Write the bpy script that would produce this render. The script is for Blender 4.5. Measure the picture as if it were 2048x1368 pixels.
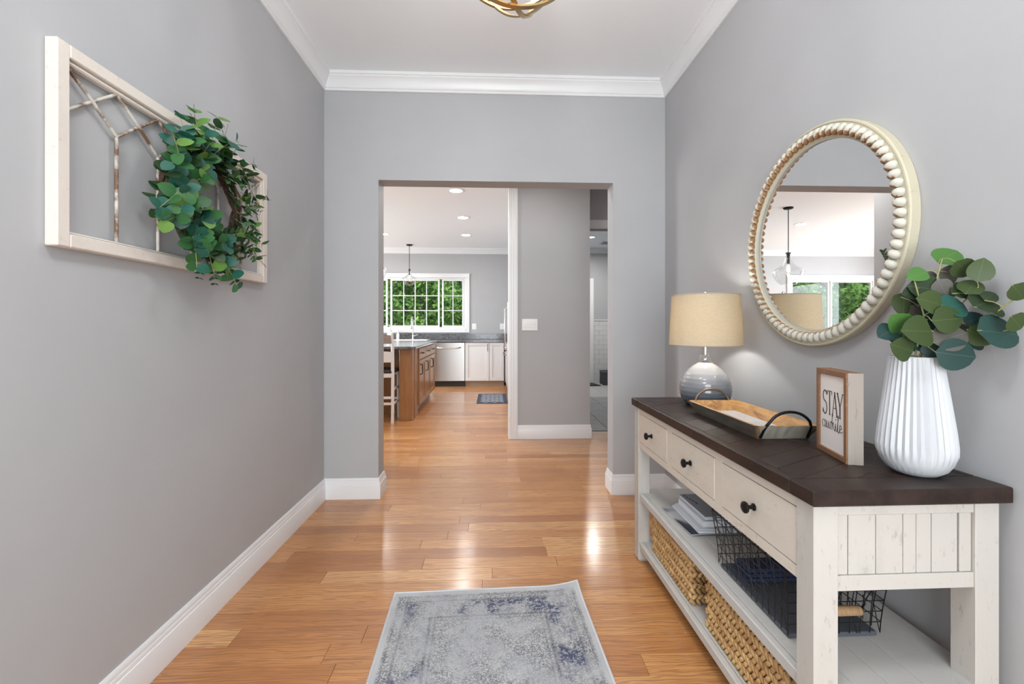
import bpy, math, random
from mathutils import Vector, Matrix
R = math.radians
random.seed(7)
for o in list(bpy.data.objects): bpy.data.objects.remove(o)
S = bpy.context.scene
COL = S.collection

# ------------------------------------------------------------------ camera
cd = bpy.data.cameras.new('camera'); cam = bpy.data.objects.new('camera', cd); COL.objects.link(cam)
cam.location = (0, 0, 1.22); cam.rotation_euler = (R(90), 0, -0.0424)
cd.sensor_fit = 'HORIZONTAL'; cd.sensor_width = 36; cd.lens = 36 * 890 / 2048
cd.shift_y = -(684 - 649.5) / 2048; cd.clip_start = 0.05; cd.clip_end = 200
S.camera = cam
# ------------------------------------------------------------------ sky, daylight, exposure
W = bpy.data.worlds.new('sky'); S.world = W; W.use_nodes = True
W.node_tree.nodes['Background'].inputs[0].default_value = (0.86, 0.93, 1.0, 1)
W.node_tree.nodes['Background'].inputs[1].default_value = 1.15
S.view_settings.view_transform = 'Standard'; S.view_settings.look = 'None'
S.view_settings.exposure = 0.55; S.view_settings.gamma = 1.0; S.view_settings.use_curve_mapping = False
S.cycles.max_bounces = 9; S.cycles.diffuse_bounces = 5; S.cycles.glossy_bounces = 4; S.cycles.transparent_max_bounces = 12
S.cycles.caustics_reflective = False; S.cycles.caustics_refractive = False

def area(name, loc, rot, sx, sy, power, col=(1, 1, 1), shape='RECTANGLE', spread=180):
    l = bpy.data.lights.new(name, 'AREA'); l.shape = shape; l.size = sx
    if shape in ('RECTANGLE', 'ELLIPSE'): l.size_y = sy
    l.energy = power; l.color = col; l.spread = R(spread)
    o = bpy.data.objects.new(name, l); COL.objects.link(o); o.location = loc; o.rotation_euler = rot
    return o
# added area lamps standing in for daylight at the unseen entry and patio doors
area('entry_fill', (0.03, -1.86, 1.35), (R(90), 0, 0), 2.0, 2.3, 74, (0.92, 0.97, 1.0))
area('patio_fill', (-6.42, 6.6, 1.3), (R(90), 0, R(-90)), 2.6, 2.1, 235, (0.88, 0.95, 1.0))
sun_d = bpy.data.lights.new('sun', 'SUN'); sun_d.energy = 2.6; sun_d.angle = R(3); sun_d.color = (1, .96, .88)
sun_o = bpy.data.objects.new('sun', sun_d); COL.objects.link(sun_o); sun_o.rotation_euler = (R(38), 0, R(-12))

# ------------------------------------------------------------------ mesh builder
class MB:
    def __init__(s): s.v = []; s.f = []
    def add(s, vs, fs):
        n = len(s.v); s.v += [tuple(p) for p in vs]; s.f += [tuple(i + n for i in f) for f in fs]; return s
    def box(s, x0, x1, y0, y1, z0, z1):
        return s.add([(x0,y0,z0),(x1,y0,z0),(x1,y1,z0),(x0,y1,z0),(x0,y0,z1),(x1,y0,z1),(x1,y1,z1),(x0,y1,z1)],
                     [(0,3,2,1),(4,5,6,7),(0,1,5,4),(1,2,6,5),(2,3,7,6),(3,0,4,7)])
    def cbox(s, x0, x1, y0, y1, z0, z1, c=.003):
        c = min(c, .45*(x1-x0), .45*(y1-y0), .45*(z1-z0))
        vs = []; P = {}
        for ix in (0, 1):
            for iy in (0, 1):
                for iz in (0, 1):
                    x, y, z = (x0, x1)[ix], (y0, y1)[iy], (z0, z1)[iz]
                    dx, dy, dz = (c, -c)[ix], (c, -c)[iy], (c, -c)[iz]
                    for k, p in enumerate(((x, y+dy, z+dz), (x+dx, y, z+dz), (x+dx, y+dy, z))):
                        P[ix, iy, iz, k] = len(vs); vs.append(p)
        fs = []
        for k in range(3):
            a, b = [q for q in range(3) if q != k]
            for sd in (0, 1):
                q = []
                for (i, j) in ((0,0),(1,0),(1,1),(0,1)):
                    t = [0,0,0]; t[k] = sd; t[a] = i; t[b] = j; q.append(P[t[0],t[1],t[2],k])
                fl = (sd == 1) ^ (k == 1)
                fs.append(tuple(q) if fl else tuple(q[::-1]))
            for i in (0, 1):
                for j in (0, 1):
                    t0 = [0,0,0]; t0[a] = i; t0[b] = j; t1 = t0[:]; t1[k] = 1
                    q = [P[t0[0],t0[1],t0[2],a], P[t1[0],t1[1],t1[2],a], P[t1[0],t1[1],t1[2],b], P[t0[0],t0[1],t0[2],b]]
                    fs.append(tuple(q))
        for ix in (0, 1):
            for iy in (0, 1):
                for iz in (0, 1): fs.append((P[ix,iy,iz,0], P[ix,iy,iz,1], P[ix,iy,iz,2]))
        s.add(vs, fs); s.fix = True; return s
    def prism(s, poly, a, b, axis='z', c=0):
        n = len(poly)
        def m(p, t): return {'z': (p[0], p[1], t), 'x': (t, p[0], p[1]), 'y': (p[0], t, p[1])}[axis]
        if c:
            cx = sum(p[0] for p in poly)/n; cy = sum(p[1] for p in poly)/n
            def ins(p):
                d = math.hypot(p[0]-cx, p[1]-cy) or 1; k = min(.4, 1.4*c/d); return (p[0]+(cx-p[0])*k, p[1]+(cy-p[1])*k)
            vs = [m(p, a) for p in poly] + [m(p, b-c) for p in poly] + [m(ins(p), b) for p in poly]
            fs = [tuple(range(n))[::-1], tuple(range(2*n, 3*n))]
            for r in (0, 1):
                for i in range(n): j = (i+1) % n; fs.append((r*n+i, r*n+j, (r+1)*n+j, (r+1)*n+i))
        else:
            vs = [m(p, a) for p in poly] + [m(p, b) for p in poly]
            fs = [tuple(range(n))[::-1], tuple(range(n, 2*n))] + [(i, (i+1) % n, n+(i+1) % n, n+i) for i in range(n)]
        s.add(vs, fs); s.fix = True; return s
    def tube(s, pts, r, n=8, closed=False, cap=True, flat=1.0):
        pts = [Vector(p) for p in pts]; N = len(pts)
        rr = r if isinstance(r, (list, tuple)) else [r]*N
        tans = []
        for i in range(N):
            if closed: t = pts[(i+1) % N] - pts[i-1]
            else: t = pts[min(i+1, N-1)] - pts[max(i-1, 0)]
            tans.append(t.normalized() if t.length > 1e-9 else Vector((0,0,1)))
        up = Vector((0,0,1)) if abs(tans[0].z) < .9 else Vector((1,0,0))
        u = (up - tans[0]*up.dot(tans[0])).normalized(); vs = []; fs = []
        for i in range(N):
            u = (u - tans[i]*u.dot(tans[i])).normalized(); w = tans[i].cross(u)
            for k in range(n):
                a = 2*math.pi*k/n; vs.append(pts[i] + u*math.cos(a)*rr[i] + w*math.sin(a)*rr[i]*flat)
        for i in range(N if closed else N-1):
            for k in range(n):
                j = (i+1) % N; l = (k+1) % n
                fs.append((i*n+k, i*n+l, j*n+l, j*n+k))
        if cap and not closed:
            fs.append(tuple(range(n))[::-1]); fs.append(tuple((N-1)*n+k for k in range(n)))
        s.add(vs, fs); s.fix = True; return s
    def lathe(s, prof, n=32, c=(0,0,0), axis='z', rfun=None, caps=True):
        vs = []; fs = []; m = len(prof)
        for i, (r, z) in enumerate(prof):
            for k in range(n):
                a = 2*math.pi*k/n; q = r*(rfun(i, k, a) if rfun else 1)
                p = (q*math.cos(a), q*math.sin(a), z)
                if axis == 'x': p = (z, p[0], p[1])
                if axis == 'y': p = (p[0], z, p[1])
                vs.append((c[0]+p[0], c[1]+p[1], c[2]+p[2]))
        for i in range(m-1):
            for k in range(n):
                l = (k+1) % n; fs.append((i*n+k, i*n+l, (i+1)*n+l, (i+1)*n+k))
        if caps:
            fs.append(tuple(range(n))[::-1]); fs.append(tuple((m-1)*n+k for k in range(n)))
        s.add(vs, fs); s.fix = True; return s
    def ell(s, c, rad, n=8, m=5, M=None):
        vs = []; fs = []
        c = Vector(c)
        def T(p):
            p = Vector((p[0]*rad[0], p[1]*rad[1], p[2]*rad[2])); return c + (M @ p if M else p)
        vs.append(T((0,0,1)))
        for i in range(1, m):
            t = math.pi*i/m
            for k in range(n): a = 2*math.pi*k/n; vs.append(T((math.sin(t)*math.cos(a), math.sin(t)*math.sin(a), math.cos(t))))
        vs.append(T((0,0,-1)))
        for k in range(n): fs.append((0, 1+k, 1+(k+1) % n))
        for i in range(m-2):
            for k in range(n): fs.append((1+i*n+k, 1+(i+1)*n+k, 1+(i+1)*n+(k+1) % n, 1+i*n+(k+1) % n))
        L = len(vs)-1; b = 1+(m-2)*n
        for k in range(n): fs.append((L, b+(k+1) % n, b+k))
        return s.add(vs, fs)
    def sweep(s, prof, path, zoff=0, closed=False):
        # prof: (offset to the right of the path, z); mitred corners, vertical profile
        N = len(path); vs = []; fs = []; m = len(prof)
        def nrm(a, b): d = Vector((b[0]-a[0], b[1]-a[1])).normalized(); return Vector((d.y, -d.x))
        for i in range(N):
            if closed: n1 = nrm(path[i-1], path[i]); n2 = nrm(path[i], path[(i+1) % N])
            else:
                n1 = nrm(path[max(i-1,0)], path[max(i,1)]); n2 = nrm(path[min(i,N-2)], path[min(i+1,N-1)])
            b = (n1+n2); b = b/(1+n1.dot(n2))
            for (o, z) in prof: vs.append((path[i][0]+b.x*o, path[i][1]+b.y*o, z+zoff))
        for i in range(N if closed else N-1):
            for k in range(m):
                l = (k+1) % m; j = (i+1) % N
                fs.append((i*m+k, i*m+l, j*m+l, j*m+k))
        if not closed: fs.append(tuple(range(m))); fs.append(tuple((N-1)*m+k for k in range(m))[::-1])
        s.add(vs, fs); s.fix = True; return s
    def mesh(s, name, smooth=None):
        me = bpy.data.meshes.new(name); me.from_pydata(s.v, [], s.f); me.update()
        if getattr(s, 'fix', False):
            import bmesh
            bm = bmesh.new(); bm.from_mesh(me); bmesh.ops.recalc_face_normals(bm, faces=bm.faces); bm.to_mesh(me); bm.free()
        if smooth is not None:
            me.polygons.foreach_set('use_smooth', [True]*len(me.polygons)); me.set_sharp_from_angle(angle=R(smooth))
        return me
    def build(s, name, mat, parent=None, smooth=None):
        me = s.mesh(name, smooth); me.materials.append(mat)
        return link(name, me, parent)
def link(name, me, parent=None, loc=None, rot=None, scale=None):
    o = bpy.data.objects.new(name, me); COL.objects.link(o); o.parent = parent
    if loc is not None: o.location = loc
    if rot is not None: o.rotation_euler = rot
    if scale is not None: o.scale = (scale,)*3 if isinstance(scale, (int, float)) else scale
    return o
def tag(o, label, cat, group=None):
    o['label'] = label; o['category'] = cat
    if group: o['group'] = group
    return o
def thing(name, label, cat, loc=(0,0,0), rz=0, group=None):
    o = bpy.data.objects.new(name, None); COL.objects.link(o); o.empty_display_size = .05
    o.location = loc; o.rotation_euler = (0, 0, rz); return tag(o, label, cat, group)
def struct(o): o['kind'] = 'structure'; return o
def dup(root, loc, rz, label, group=None):
    def cp(o, par):
        c = o.copy(); COL.objects.link(c); c.parent = par
        for ch in kids.get(o, []): cp(ch, c)
        return c
    kids = {}
    for o in list(COL.objects):
        if o.parent: kids.setdefault(o.parent, []).append(o)
    r = cp(root, None); r.location = loc; r.rotation_euler = (0, 0, rz); r['label'] = label
    if group: r['group'] = group
    return r

# ------------------------------------------------------------------ materials
def new(name):
    m = bpy.data.materials.new(name); m.use_nodes = True
    nt = m.node_tree; return m, nt, nt.nodes['Principled BSDF']
def nd(nt, t, **kw):
    n = nt.nodes.new(t)
    for k, v in kw.items(): setattr(n, k, v)
    return n
def coords(nt, kind='Object', scale=(1,1,1), rand=0):
    tc = nd(nt, 'ShaderNodeTexCoord'); mp = nd(nt, 'ShaderNodeMapping'); mp.inputs['Scale'].default_value = scale
    nt.links.new(tc.outputs[kind], mp.inputs[0])
    if rand:
        oi = nd(nt, 'ShaderNodeObjectInfo'); mu = nd(nt, 'ShaderNodeMath', operation='MULTIPLY'); mu.inputs[1].default_value = rand
        nt.links.new(oi.outputs['Random'], mu.inputs[0]); nt.links.new(mu.outputs[0], mp.inputs['Location'])
    return mp.outputs[0]
def noise(nt, vec, scale=5, detail=3, rough=.5, dist=0):
    n = nd(nt, 'ShaderNodeTexNoise'); n.inputs['Scale'].default_value = scale; n.inputs['Detail'].default_value = detail
    n.inputs['Roughness'].default_value = rough; n.inputs['Distortion'].default_value = dist
    nt.links.new(vec, n.inputs['Vector']); return n.outputs['Fac']
def ramp(nt, fac, stops, interp='LINEAR'):
    r = nd(nt, 'ShaderNodeValToRGB'); r.color_ramp.interpolation = interp
    e = r.color_ramp.elements
    while len(e) < len(stops): e.new(.5)
    for q, (p, c) in zip(e, stops):
        q.position = p; q.color = (c, c, c, 1) if isinstance(c, (int, float)) else tuple(c) + (1,)
    nt.links.new(fac, r.inputs[0]); return r.outputs[0]
def mix(nt, fac, a, b, mode='MIX'):
    m = nd(nt, 'ShaderNodeMix', data_type='RGBA', blend_type=mode)
    for sock, v in ((m.inputs[0], fac), (m.inputs[6], a), (m.inputs[7], b)):
        if isinstance(v, (int, float)): sock.default_value = v
        elif isinstance(v, tuple): sock.default_value = v + (1,)
        else: nt.links.new(v, sock)
    return m.outputs[2]
def bump(nt, b, h, strength=.2, dist=.002):
    n = nd(nt, 'ShaderNodeBump'); n.inputs['Strength'].default_value = strength; n.inputs['Distance'].default_value = dist
    nt.links.new(h, n.inputs['Height']); nt.links.new(n.outputs[0], b.inputs['Normal'])
def M(name, col, rough=.5, metal=0, col2=None, nscale=8, stretch=(1,1,1), lo=.35, hi=.65, detail=4, bmp=None, coat=0, rand=0,
      emit=None, spec=None, kind='Object', dist=0, sheen=0):
    m, nt, b = new(name)
    b.inputs['Base Color'].default_value = tuple(col) + (1,); b.inputs['Roughness'].default_value = rough; b.inputs['Metallic'].default_value = metal
    if coat: b.inputs['Coat Weight'].default_value = coat; b.inputs['Coat Roughness'].default_value = .08
    if spec is not None: b.inputs['Specular IOR Level'].default_value = spec
    if sheen: b.inputs['Sheen Weight'].default_value = sheen
    if emit: b.inputs['Emission Color'].default_value = tuple(emit[0]) + (1,); b.inputs['Emission Strength'].default_value = emit[1]
    if col2 is not None:
        v = coords(nt, kind, stretch, rand)
        f = ramp(nt, noise(nt, v, nscale, detail, .6, dist), [(lo, 0.0), (hi, 1.0)])
        c = mix(nt, f, tuple(col), tuple(col2)); nt.links.new(c, b.inputs['Base Color'])
    if bmp:
        v = coords(nt, kind, bmp[2] if len(bmp) > 2 else (1,1,1)); bump(nt, b, noise(nt, v, bmp[0], 4), bmp[1])
    return m
def glassy(name, tint=(1,1,1), gl=.08, rough=0.0, k=.55):
    m, nt, b = new(name); nt.nodes.remove(b)
    tr = nd(nt, 'ShaderNodeBsdfTransparent'); tr.inputs[0].default_value = tint + (1,)
    g = nd(nt, 'ShaderNodeBsdfGlossy'); g.inputs['Roughness'].default_value = rough
    lw = nd(nt, 'ShaderNodeLayerWeight'); lw.inputs[0].default_value = .25
    mm = nd(nt, 'ShaderNodeMath', operation='MULTIPLY_ADD'); mm.inputs[1].default_value = k; mm.inputs[2].default_value = gl
    nt.links.new(lw.outputs['Facing'], mm.inputs[0])
    ms = nd(nt, 'ShaderNodeMixShader'); nt.links.new(mm.outputs[0], ms.inputs[0]); nt.links.new(tr.outputs[0], ms.inputs[1]); nt.links.new(g.outputs[0], ms.inputs[2])
    nt.links.new(ms.outputs[0], nt.nodes['Material Output'].inputs[0]); return m

wallm = M('grey_wall_paint', (.425, .430, .442), .55, col2=(.438, .443, .455), nscale=3, bmp=(180, .04), spec=.35)
ceilm = M('ceiling_paint', (.86, .89, .915), .8, bmp=(150, .03))
ceil2 = M('kitchen_ceiling_paint', (.87, .92, .955), .8)
trimm = M('white_trim_paint', (.76, .77, .78), .32)

def floor_mat():
    m, nt, b = new('oak_floor')
    at = nd(nt, 'ShaderNodeAttribute', attribute_name='tone')
    geo = nd(nt, 'ShaderNodeNewGeometry')
    ad = nd(nt, 'ShaderNodeVectorMath', operation='MULTIPLY_ADD'); ad.inputs[1].default_value = (37, 19, 11)
    nt.links.new(at.outputs['Color'], ad.inputs[0]); nt.links.new(geo.outputs['Position'], ad.inputs[2])
    def mp(sc):
        q = nd(nt, 'ShaderNodeMapping'); q.inputs['Scale'].default_value = sc; nt.links.new(ad.outputs[0], q.inputs[0]); return q.outputs[0]
    base = ramp(nt, at.outputs['Fac'], [(0, (.36, .128, .036)), (.3, (.49, .205, .060)), (.6, (.59, .275, .090)), (.85, (.66, .335, .120)), (1, (.72, .40, .165))])
    # cathedral grain: distorted bands across the plank
    w = nd(nt, 'ShaderNodeTexWave', wave_type='BANDS', bands_direction='Y'); w.inputs['Scale'].default_value = 9
    w.inputs['Distortion'].default_value = 14; w.inputs['Detail'].default_value = 2; w.inputs['Detail Scale'].default_value = 1.2
    nt.links.new(mp((.40, 2.6, 1)), w.inputs[0])
    g1 = ramp(nt, w.outputs['Fac'], [(.12, 1.0), (.5, 0.0)])
    g2 = ramp(nt, noise(nt, mp((3.2, 190, 1)), 1, 5, .65), [(.46, 0.0), (.66, 1.0)])
    blot = ramp(nt, noise(nt, mp((.9, 4, 1)), 1.6, 3, .5), [(.35, 0.0), (.7, 1.0)])
    c = mix(nt, .32, base, mix(nt, blot, (.72, .37, .14), (.36, .132, .036)))
    s1 = nd(nt, 'ShaderNodeMath', operation='MULTIPLY'); s1.inputs[1].default_value = .50; nt.links.new(g1, s1.inputs[0])
    c = mix(nt, s1.outputs[0], c, (.26, .100, .036))
    s2 = nd(nt, 'ShaderNodeMath', operation='MULTIPLY'); s2.inputs[1].default_value = .55; nt.links.new(g2, s2.inputs[0])
    c = mix(nt, s2.outputs[0], c, (.20, .075, .028))
    nt.links.new(c, b.inputs['Base Color'])
    b.inputs['Roughness'].default_value = .38
    b.inputs['Coat Weight'].default_value = .6; b.inputs['Coat Roughness'].default_value = .17
    hn = noise(nt, mp((5, 60, 1)), 1, 4, .6); hw = noise(nt, mp((2, 8, 1)), 1, 2)
    mx = mix(nt, .25, hw, hn)
    n = nd(nt, 'ShaderNodeBump'); n.inputs['Strength'].default_value = .22; n.inputs['Distance'].default_value = .004
    nt.links.new(mx, n.inputs['Height']); nt.links.new(n.outputs[0], b.inputs['Normal']); nt.links.new(n.outputs[0], b.inputs['Coat Normal'])
    return m
oak = floor_mat()
subm = M('dark_subfloor', (.07, .035, .018), .8)

def distressed(name, base, worn, amt=.5, axis=(1,1,1)):
    m, nt, b = new(name)
    v = coords(nt, 'Object', tuple(axis), 5)
    f1 = ramp(nt, noise(nt, v, 9, 6, .7), [(.52, 0.0), (.75, amt)])
    v2 = coords(nt, 'Object', (axis[0]*2, axis[1]*2, axis[2]*2), 9)
    f2 = ramp(nt, noise(nt, v2, 38, 4, .7), [(.60, 0.0), (.72, amt)])
    c = mix(nt, f1, tuple(base), tuple(x*.80 for x in base)); c = mix(nt, f2, c, tuple(worn))
    nt.links.new(c, b.inputs['Base Color']); b.inputs['Roughness'].default_value = .6
    bump(nt, b, noise(nt, v2, 30, 4), .12, .001)
    return m

# ------------------------------------------------------------------ room shell
XL, XR, D, T, ZC, ZK = -1.1815, 1.242, 3.167, .15, 2.972, 2.83
YR = -1.95                      # entry wall behind the viewer
OX0, OX1, OZ = -.806, .862, 2.239
struct(MB().box(XL-.13, XL, YR, D+T, 0, ZC+.1).build('wall_left', wallm))
struct(MB().box(XR, XR+.13, YR, D+T, 0, ZC+.1).build('wall_right', wallm))
wb = MB(); P = [(XL, 0), (OX0, 0), (OX0, OZ), (OX1, OZ), (OX1, 0), (XR, 0), (XR, ZC+.1), (XL, ZC+.1)]
# wall with a rectangular opening, one closed shell
vs = [(x, D, z) for x, z in P] + [(x, D+T, z) for x, z in P] + [(OX0, D, ZC+.1), (OX1, D, ZC+.1), (OX0, D+T, ZC+.1), (OX1, D+T, ZC+.1)]
fs = [(0,1,2,16,7), (2,3,17,16), (3,4,5,6,17), (8+7,8+0+10-2,0,0)][:3] + [(15,18,10,9,8), (18,19,11,10), (19,14,13,12,11), (1,9,10,2), (2,10,11,3), (3,11,12,4)]
wb.add(vs, fs); wb.fix = True
struct(wb.build('wall_back', wallm))
struct(MB().box(XL-.13, XR+.13, YR-.1, D, ZC, ZC+.12).build('ceiling', ceilm))
# entry wall with glazed double doors
we = MB(); we.box(XL-.13, -.97, YR-.12, YR, 0, ZC); we.box(1.03, XR+.13, YR-.12, YR, 0, ZC); we.box(-.97, 1.03, YR-.12, YR, 2.5, ZC)
struct(we.build('wall_rear', wallm))
struct(MB().box(-2.6, 2.6, -4.6, YR-.12, 2.62, 2.74).build('porch_sun_blocker', trimm))  # unseen slab added to keep the sun off the entry glass
dm = MB()
for x0, x1 in ((-.97, -.87), (-.02, .08), (.93, 1.03)): dm.box(x0, x1, YR-.1, YR-.04, 0, 2.5)
for z0, z1 in ((0, .22), (2.4, 2.5)): dm.box(-.97, 1.03, YR-.1, YR-.04, z0, z1)
d1 = struct(dm.build('door_1', trimm))
glass = glassy('window_glass', (.97, .985, .98), .008, k=.12)
for x0, x1 in ((-.87, -.02), (.08, .93)): MB().box(x0, x1, YR-.075, YR-.07, .22, 2.4).build('pane', glass, d1)

BASE = [(0,0),(.016,0),(.016,.1),(.0145,.104),(.012,.106),(.012,.112),(.010,.120),(.0085,.1215),(.0085,.133),(.006,.140),(.004,.144),(0,.144)]
CROWN = [(0,-.116),(.010,-.116),(.013,-.113),(.013,-.100),(.018,-.097),(.018,-.090),(.021,-.082),(.027,-.066),(.036,-.050),(.047,-.036),(.053,-.031),(.053,-.022),(.060,-.019),(.062,-.006),(.062,0),(0,0)]
struct(MB().sweep(BASE, [(XL, YR), (XL, D), (OX0, D), (OX0, D+T), (OX0-.05, D+T)]).build('baseboard_left', trimm, smooth=25))
struct(MB().sweep(BASE, [(OX1+.05, D+T), (OX1, D+T), (OX1, D), (XR, D), (XR, YR)]).build('baseboard_right', trimm, smooth=25))
struct(MB().sweep(CROWN, [(XL, YR), (XL, D), (XR, D), (XR, YR)], ZC).build('trim_1', trimm, smooth=25))

# oak strip floor: every plank of the hall its own piece, the far kitchen field joined
FW = .1015; Y0 = 2.541 - 46*FW
floor = struct(MB().box(-6.6, 3.2, YR-.12, 9.6, -.06, -.019).build('floor', subm))
def plank(mb, x0, x1, y0, y1, c=.0009, g=.0005):
    x0 += g; x1 -= g; y0 += g; y1 -= g
    mb.add([(x0,y0,-.019),(x1,y0,-.019),(x1,y1,-.019),(x0,y1,-.019),(x0,y0,-c),(x1,y0,-c),(x1,y1,-c),(x0,y1,-c),
            (x0+c,y0+c,0),(x1-c,y0+c,0),(x1-c,y1-c,0),(x0+c,y1-c,0)],
           [(0,1,5,4),(1,2,6,5),(2,3,7,6),(3,0,4,7),(4,5,9,8),(5,6,10,9),(6,7,11,10),(7,4,8,11),(8,9,10,11)])
def tone(me, vals):
    a = me.color_attributes.new('tone', 'FLOAT_COLOR', 'CORNER'); i = 0; d = []
    for v, nf in vals: d += [v, v, v, 1]*nf
    a.data.foreach_set('color', d)
rnd = random.Random(11)
field = MB(); fvals = []
y = Y0; row = 0
while y < 8.95:
    far = y > 5.2
    lo, hi = (XL+.003, XR-.003) if y+FW < D+.002 else (-6.4, 3.0)
    if y >= D-.002 and y < D+T: lo, hi = OX0+.002, OX1-.002
    if y > 5.03: hi = 1.0
    x = lo - rnd.uniform(0, 1.0)
    while x < hi:
        L = rnd.choice((.55, .75, .9, 1.1, 1.3, 1.6)) * rnd.uniform(.85, 1.15)
        a, b = max(x, lo), min(x+L, hi); x += L
        if b-a < .02: continue
        t = min(1, max(0, rnd.gauss(.50, .27)))
        seen = y > -.2 and not far and a > -1.35 and a < 1.3
        ym = y+FW if not (y < D-.002 < y+FW) else y+FW
        mb = field if not seen else MB()
        nf0 = len(mb.f); plank(mb, a, b, y, ym)
        if seen:
            me = mb.mesh('plank'); me.materials.append(oak); tone(me, [(t, sum(len(f) for f in mb.f))]); link('plank', me, floor)
        else: fvals.append((t, sum(len(f) for f in mb.f[nf0:])))
    y += FW; row += 1
me = field.mesh('plank_field'); me.materials.append(oak); tone(me, fvals)
link('plank_field', me, floor)['kind'] = 'stuff'

# ---- beyond the opening: hall, kitchen, bathroom
struct(MB().box(-6.6, 3.2, D+T, 9.6, ZK, ZK+.12).build('ceiling_kitchen', ceil2))
PY = 4.757
struct(MB().box(.255, 1.043, PY, PY+.12, 0, ZK).build('wall_partition', wallm))
struct(MB().sweep(BASE, [(.262, PY), (1.043, PY), (1.043, PY+.12)]).build('baseboard_partition', trimm, smooth=25))
cs = MB(); cs.cbox(.164, .262, PY-.022, PY+.13, 0, ZK, .002)
for k in range(3): cs.cbox(.176+k*.028, .192+k*.028, PY-.026, PY-.02, 0, ZK, .002)
struct(cs.build('trim_2', trimm))
struct(MB().box(XL-.13, XL, D+T, 4.1, 0, ZK).build('wall_stub', wallm))
struct(MB().box(-6.6, XL-.13, D+T-.02, D+T+.1, 0, ZK).build('wall_dining', wallm))
struct(MB().box(XR, 3.2, D+T-.02, D+T+.1, 0, ZK).build('wall_hall', wallm))
struct(MB().box(3.1, 3.2, D+T+.1, 9.6, 0, ZK).build('wall_bath_right', wallm))
ws = MB(); ws.box(-6.6, -6.48, D+T, 5.2, 0, ZK); ws.box(-6.6, -6.48, 8.0, 9.6, 0, ZK); ws.box(-6.6, -6.48, 5.2, 8.0, 2.35, ZK); ws.box(-6.6, -6.48, 5.2, 8.0, 0, .1)
struct(ws.build('wall_patio', wallm))
pd = MB()
for y0 in (5.2, 6.55, 7.92): pd.box(-6.58, -6.5, y0, y0+.08, .1, 2.35)
for z0 in (.1, 2.27): pd.box(-6.58, -6.5, 5.2, 8.0, z0, z0+.08)
dp = struct(pd.build('door_2', trimm))
for y0, y1 in ((5.28, 6.55), (6.63, 7.92)): MB().box(-6.545, -6.54, y0, y1, .18, 2.27).build('pane', glass, dp)
struct(MB().box(.90, 1.02, PY+.12, 9.43, 0, ZK).build('wall_bath_left', wallm))
# far wall with two window openings
FY = 9.43
WIN = [(-2.74, -.583, 1.14, 2.212), (-5.93, -4.02, .80, 2.212)]
wf = MB(); xs = [-6.6, -5.93, -4.02, -2.74, -.583, .9]
for i in range(5):
    a, b = xs[i], xs[i+1]; w = [q for q in WIN if abs(q[0]-a) < .01]
    if w: wf.box(a, b, FY, FY+.14, 0, w[0][2]); wf.box(a, b, FY, FY+.14, w[0][3], ZK)
    else: wf.box(a, b, FY, FY+.14, 0, ZK)
struct(wf.build('wall_far', wallm))
struct(MB().sweep(CROWN, [(-6.48, FY), (.9, FY), (.9, PY+.12)], ZK).build('trim_3', trimm, smooth=25))

def window(name, x0, x1, z0, z1, units, rows, label=None):
    w = struct(MB().box(x0-.085, x1+.085, FY-.022, FY, z1, z1+.085).build(name, trimm))
    MB().cbox(x0-.085, x0, FY-.022, FY, z0-.085, z1).build('side_casing', trimm, w)
    MB().cbox(x1, x1+.085, FY-.022, FY, z0-.085, z1).build('side_casing', trimm, w)
    MB().cbox(x0, x1, FY-.026, FY, z0-.085, z0).build('bottom_casing', trimm, w)
    MB().cbox(x0-.1, x1+.1, FY-.03, FY-.001, z1+.075, z1+.09).build('cap', trimm, w)
    fr = MB(); fr.box(x0, x1, FY+.01, FY+.11, z1-.03, z1); fr.box(x0, x1, FY+.01, FY+.11, z0, z0+.03)
    fr.box(x0, x0+.03, FY+.01, FY+.11, z0+.03, z1-.03); fr.box(x1-.03, x1, FY+.01, FY+.11, z0+.03, z1-.03)
    f = fr.build('frame', trimm, w)
    for (a, b, nc) in units:
        s = MB(); e = .035; q0, q1 = z0+.03, z1-.03
        s.cbox(a-e, b+e, FY+.03, FY+.08, q0, q0+e); s.cbox(a-e, b+e, FY+.03, FY+.08, q1-e, q1)
        s.cbox(a-e, a, FY+.03, FY+.08, q0+e, q1-e); s.cbox(b, b+e, FY+.03, FY+.08, q0+e, q1-e)
        sa = s.build('sash', trimm, w)
        for k in range(1, nc): xx = a+(b-a)*k/nc; MB().cbox(xx-.009, xx+.009, FY+.04, FY+.065, q0+e, q1-e, .002).build('muntin', trimm, sa)
        for k in range(1, rows):
            zz = q0+e+(q1-q0-2*e)*k/rows; MB().cbox(a, b, FY+.042, FY+.063, zz-.009, zz+.009, .002).build('muntin', trimm, sa)
        for i in range(nc):
            for k in range(rows):
                MB().box(a+(b-a)*i/nc, a+(b-a)*(i+1)/nc, FY+.051, FY+.054, q0+e+(q1-q0-2*e)*k/rows, q0+e+(q1-q0-2*e)*(k+1)/rows).build('pane', glass, sa)
    return w
window('window_1', *WIN[0], [(-1.045, -.655, 2), (-2.124, -1.165, 4), (-2.665, -2.253, 2)], 3)
window('window_2', *WIN[1], [(-4.88, -4.09, 1), (-5.86, -4.98, 1)], 1)

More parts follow.
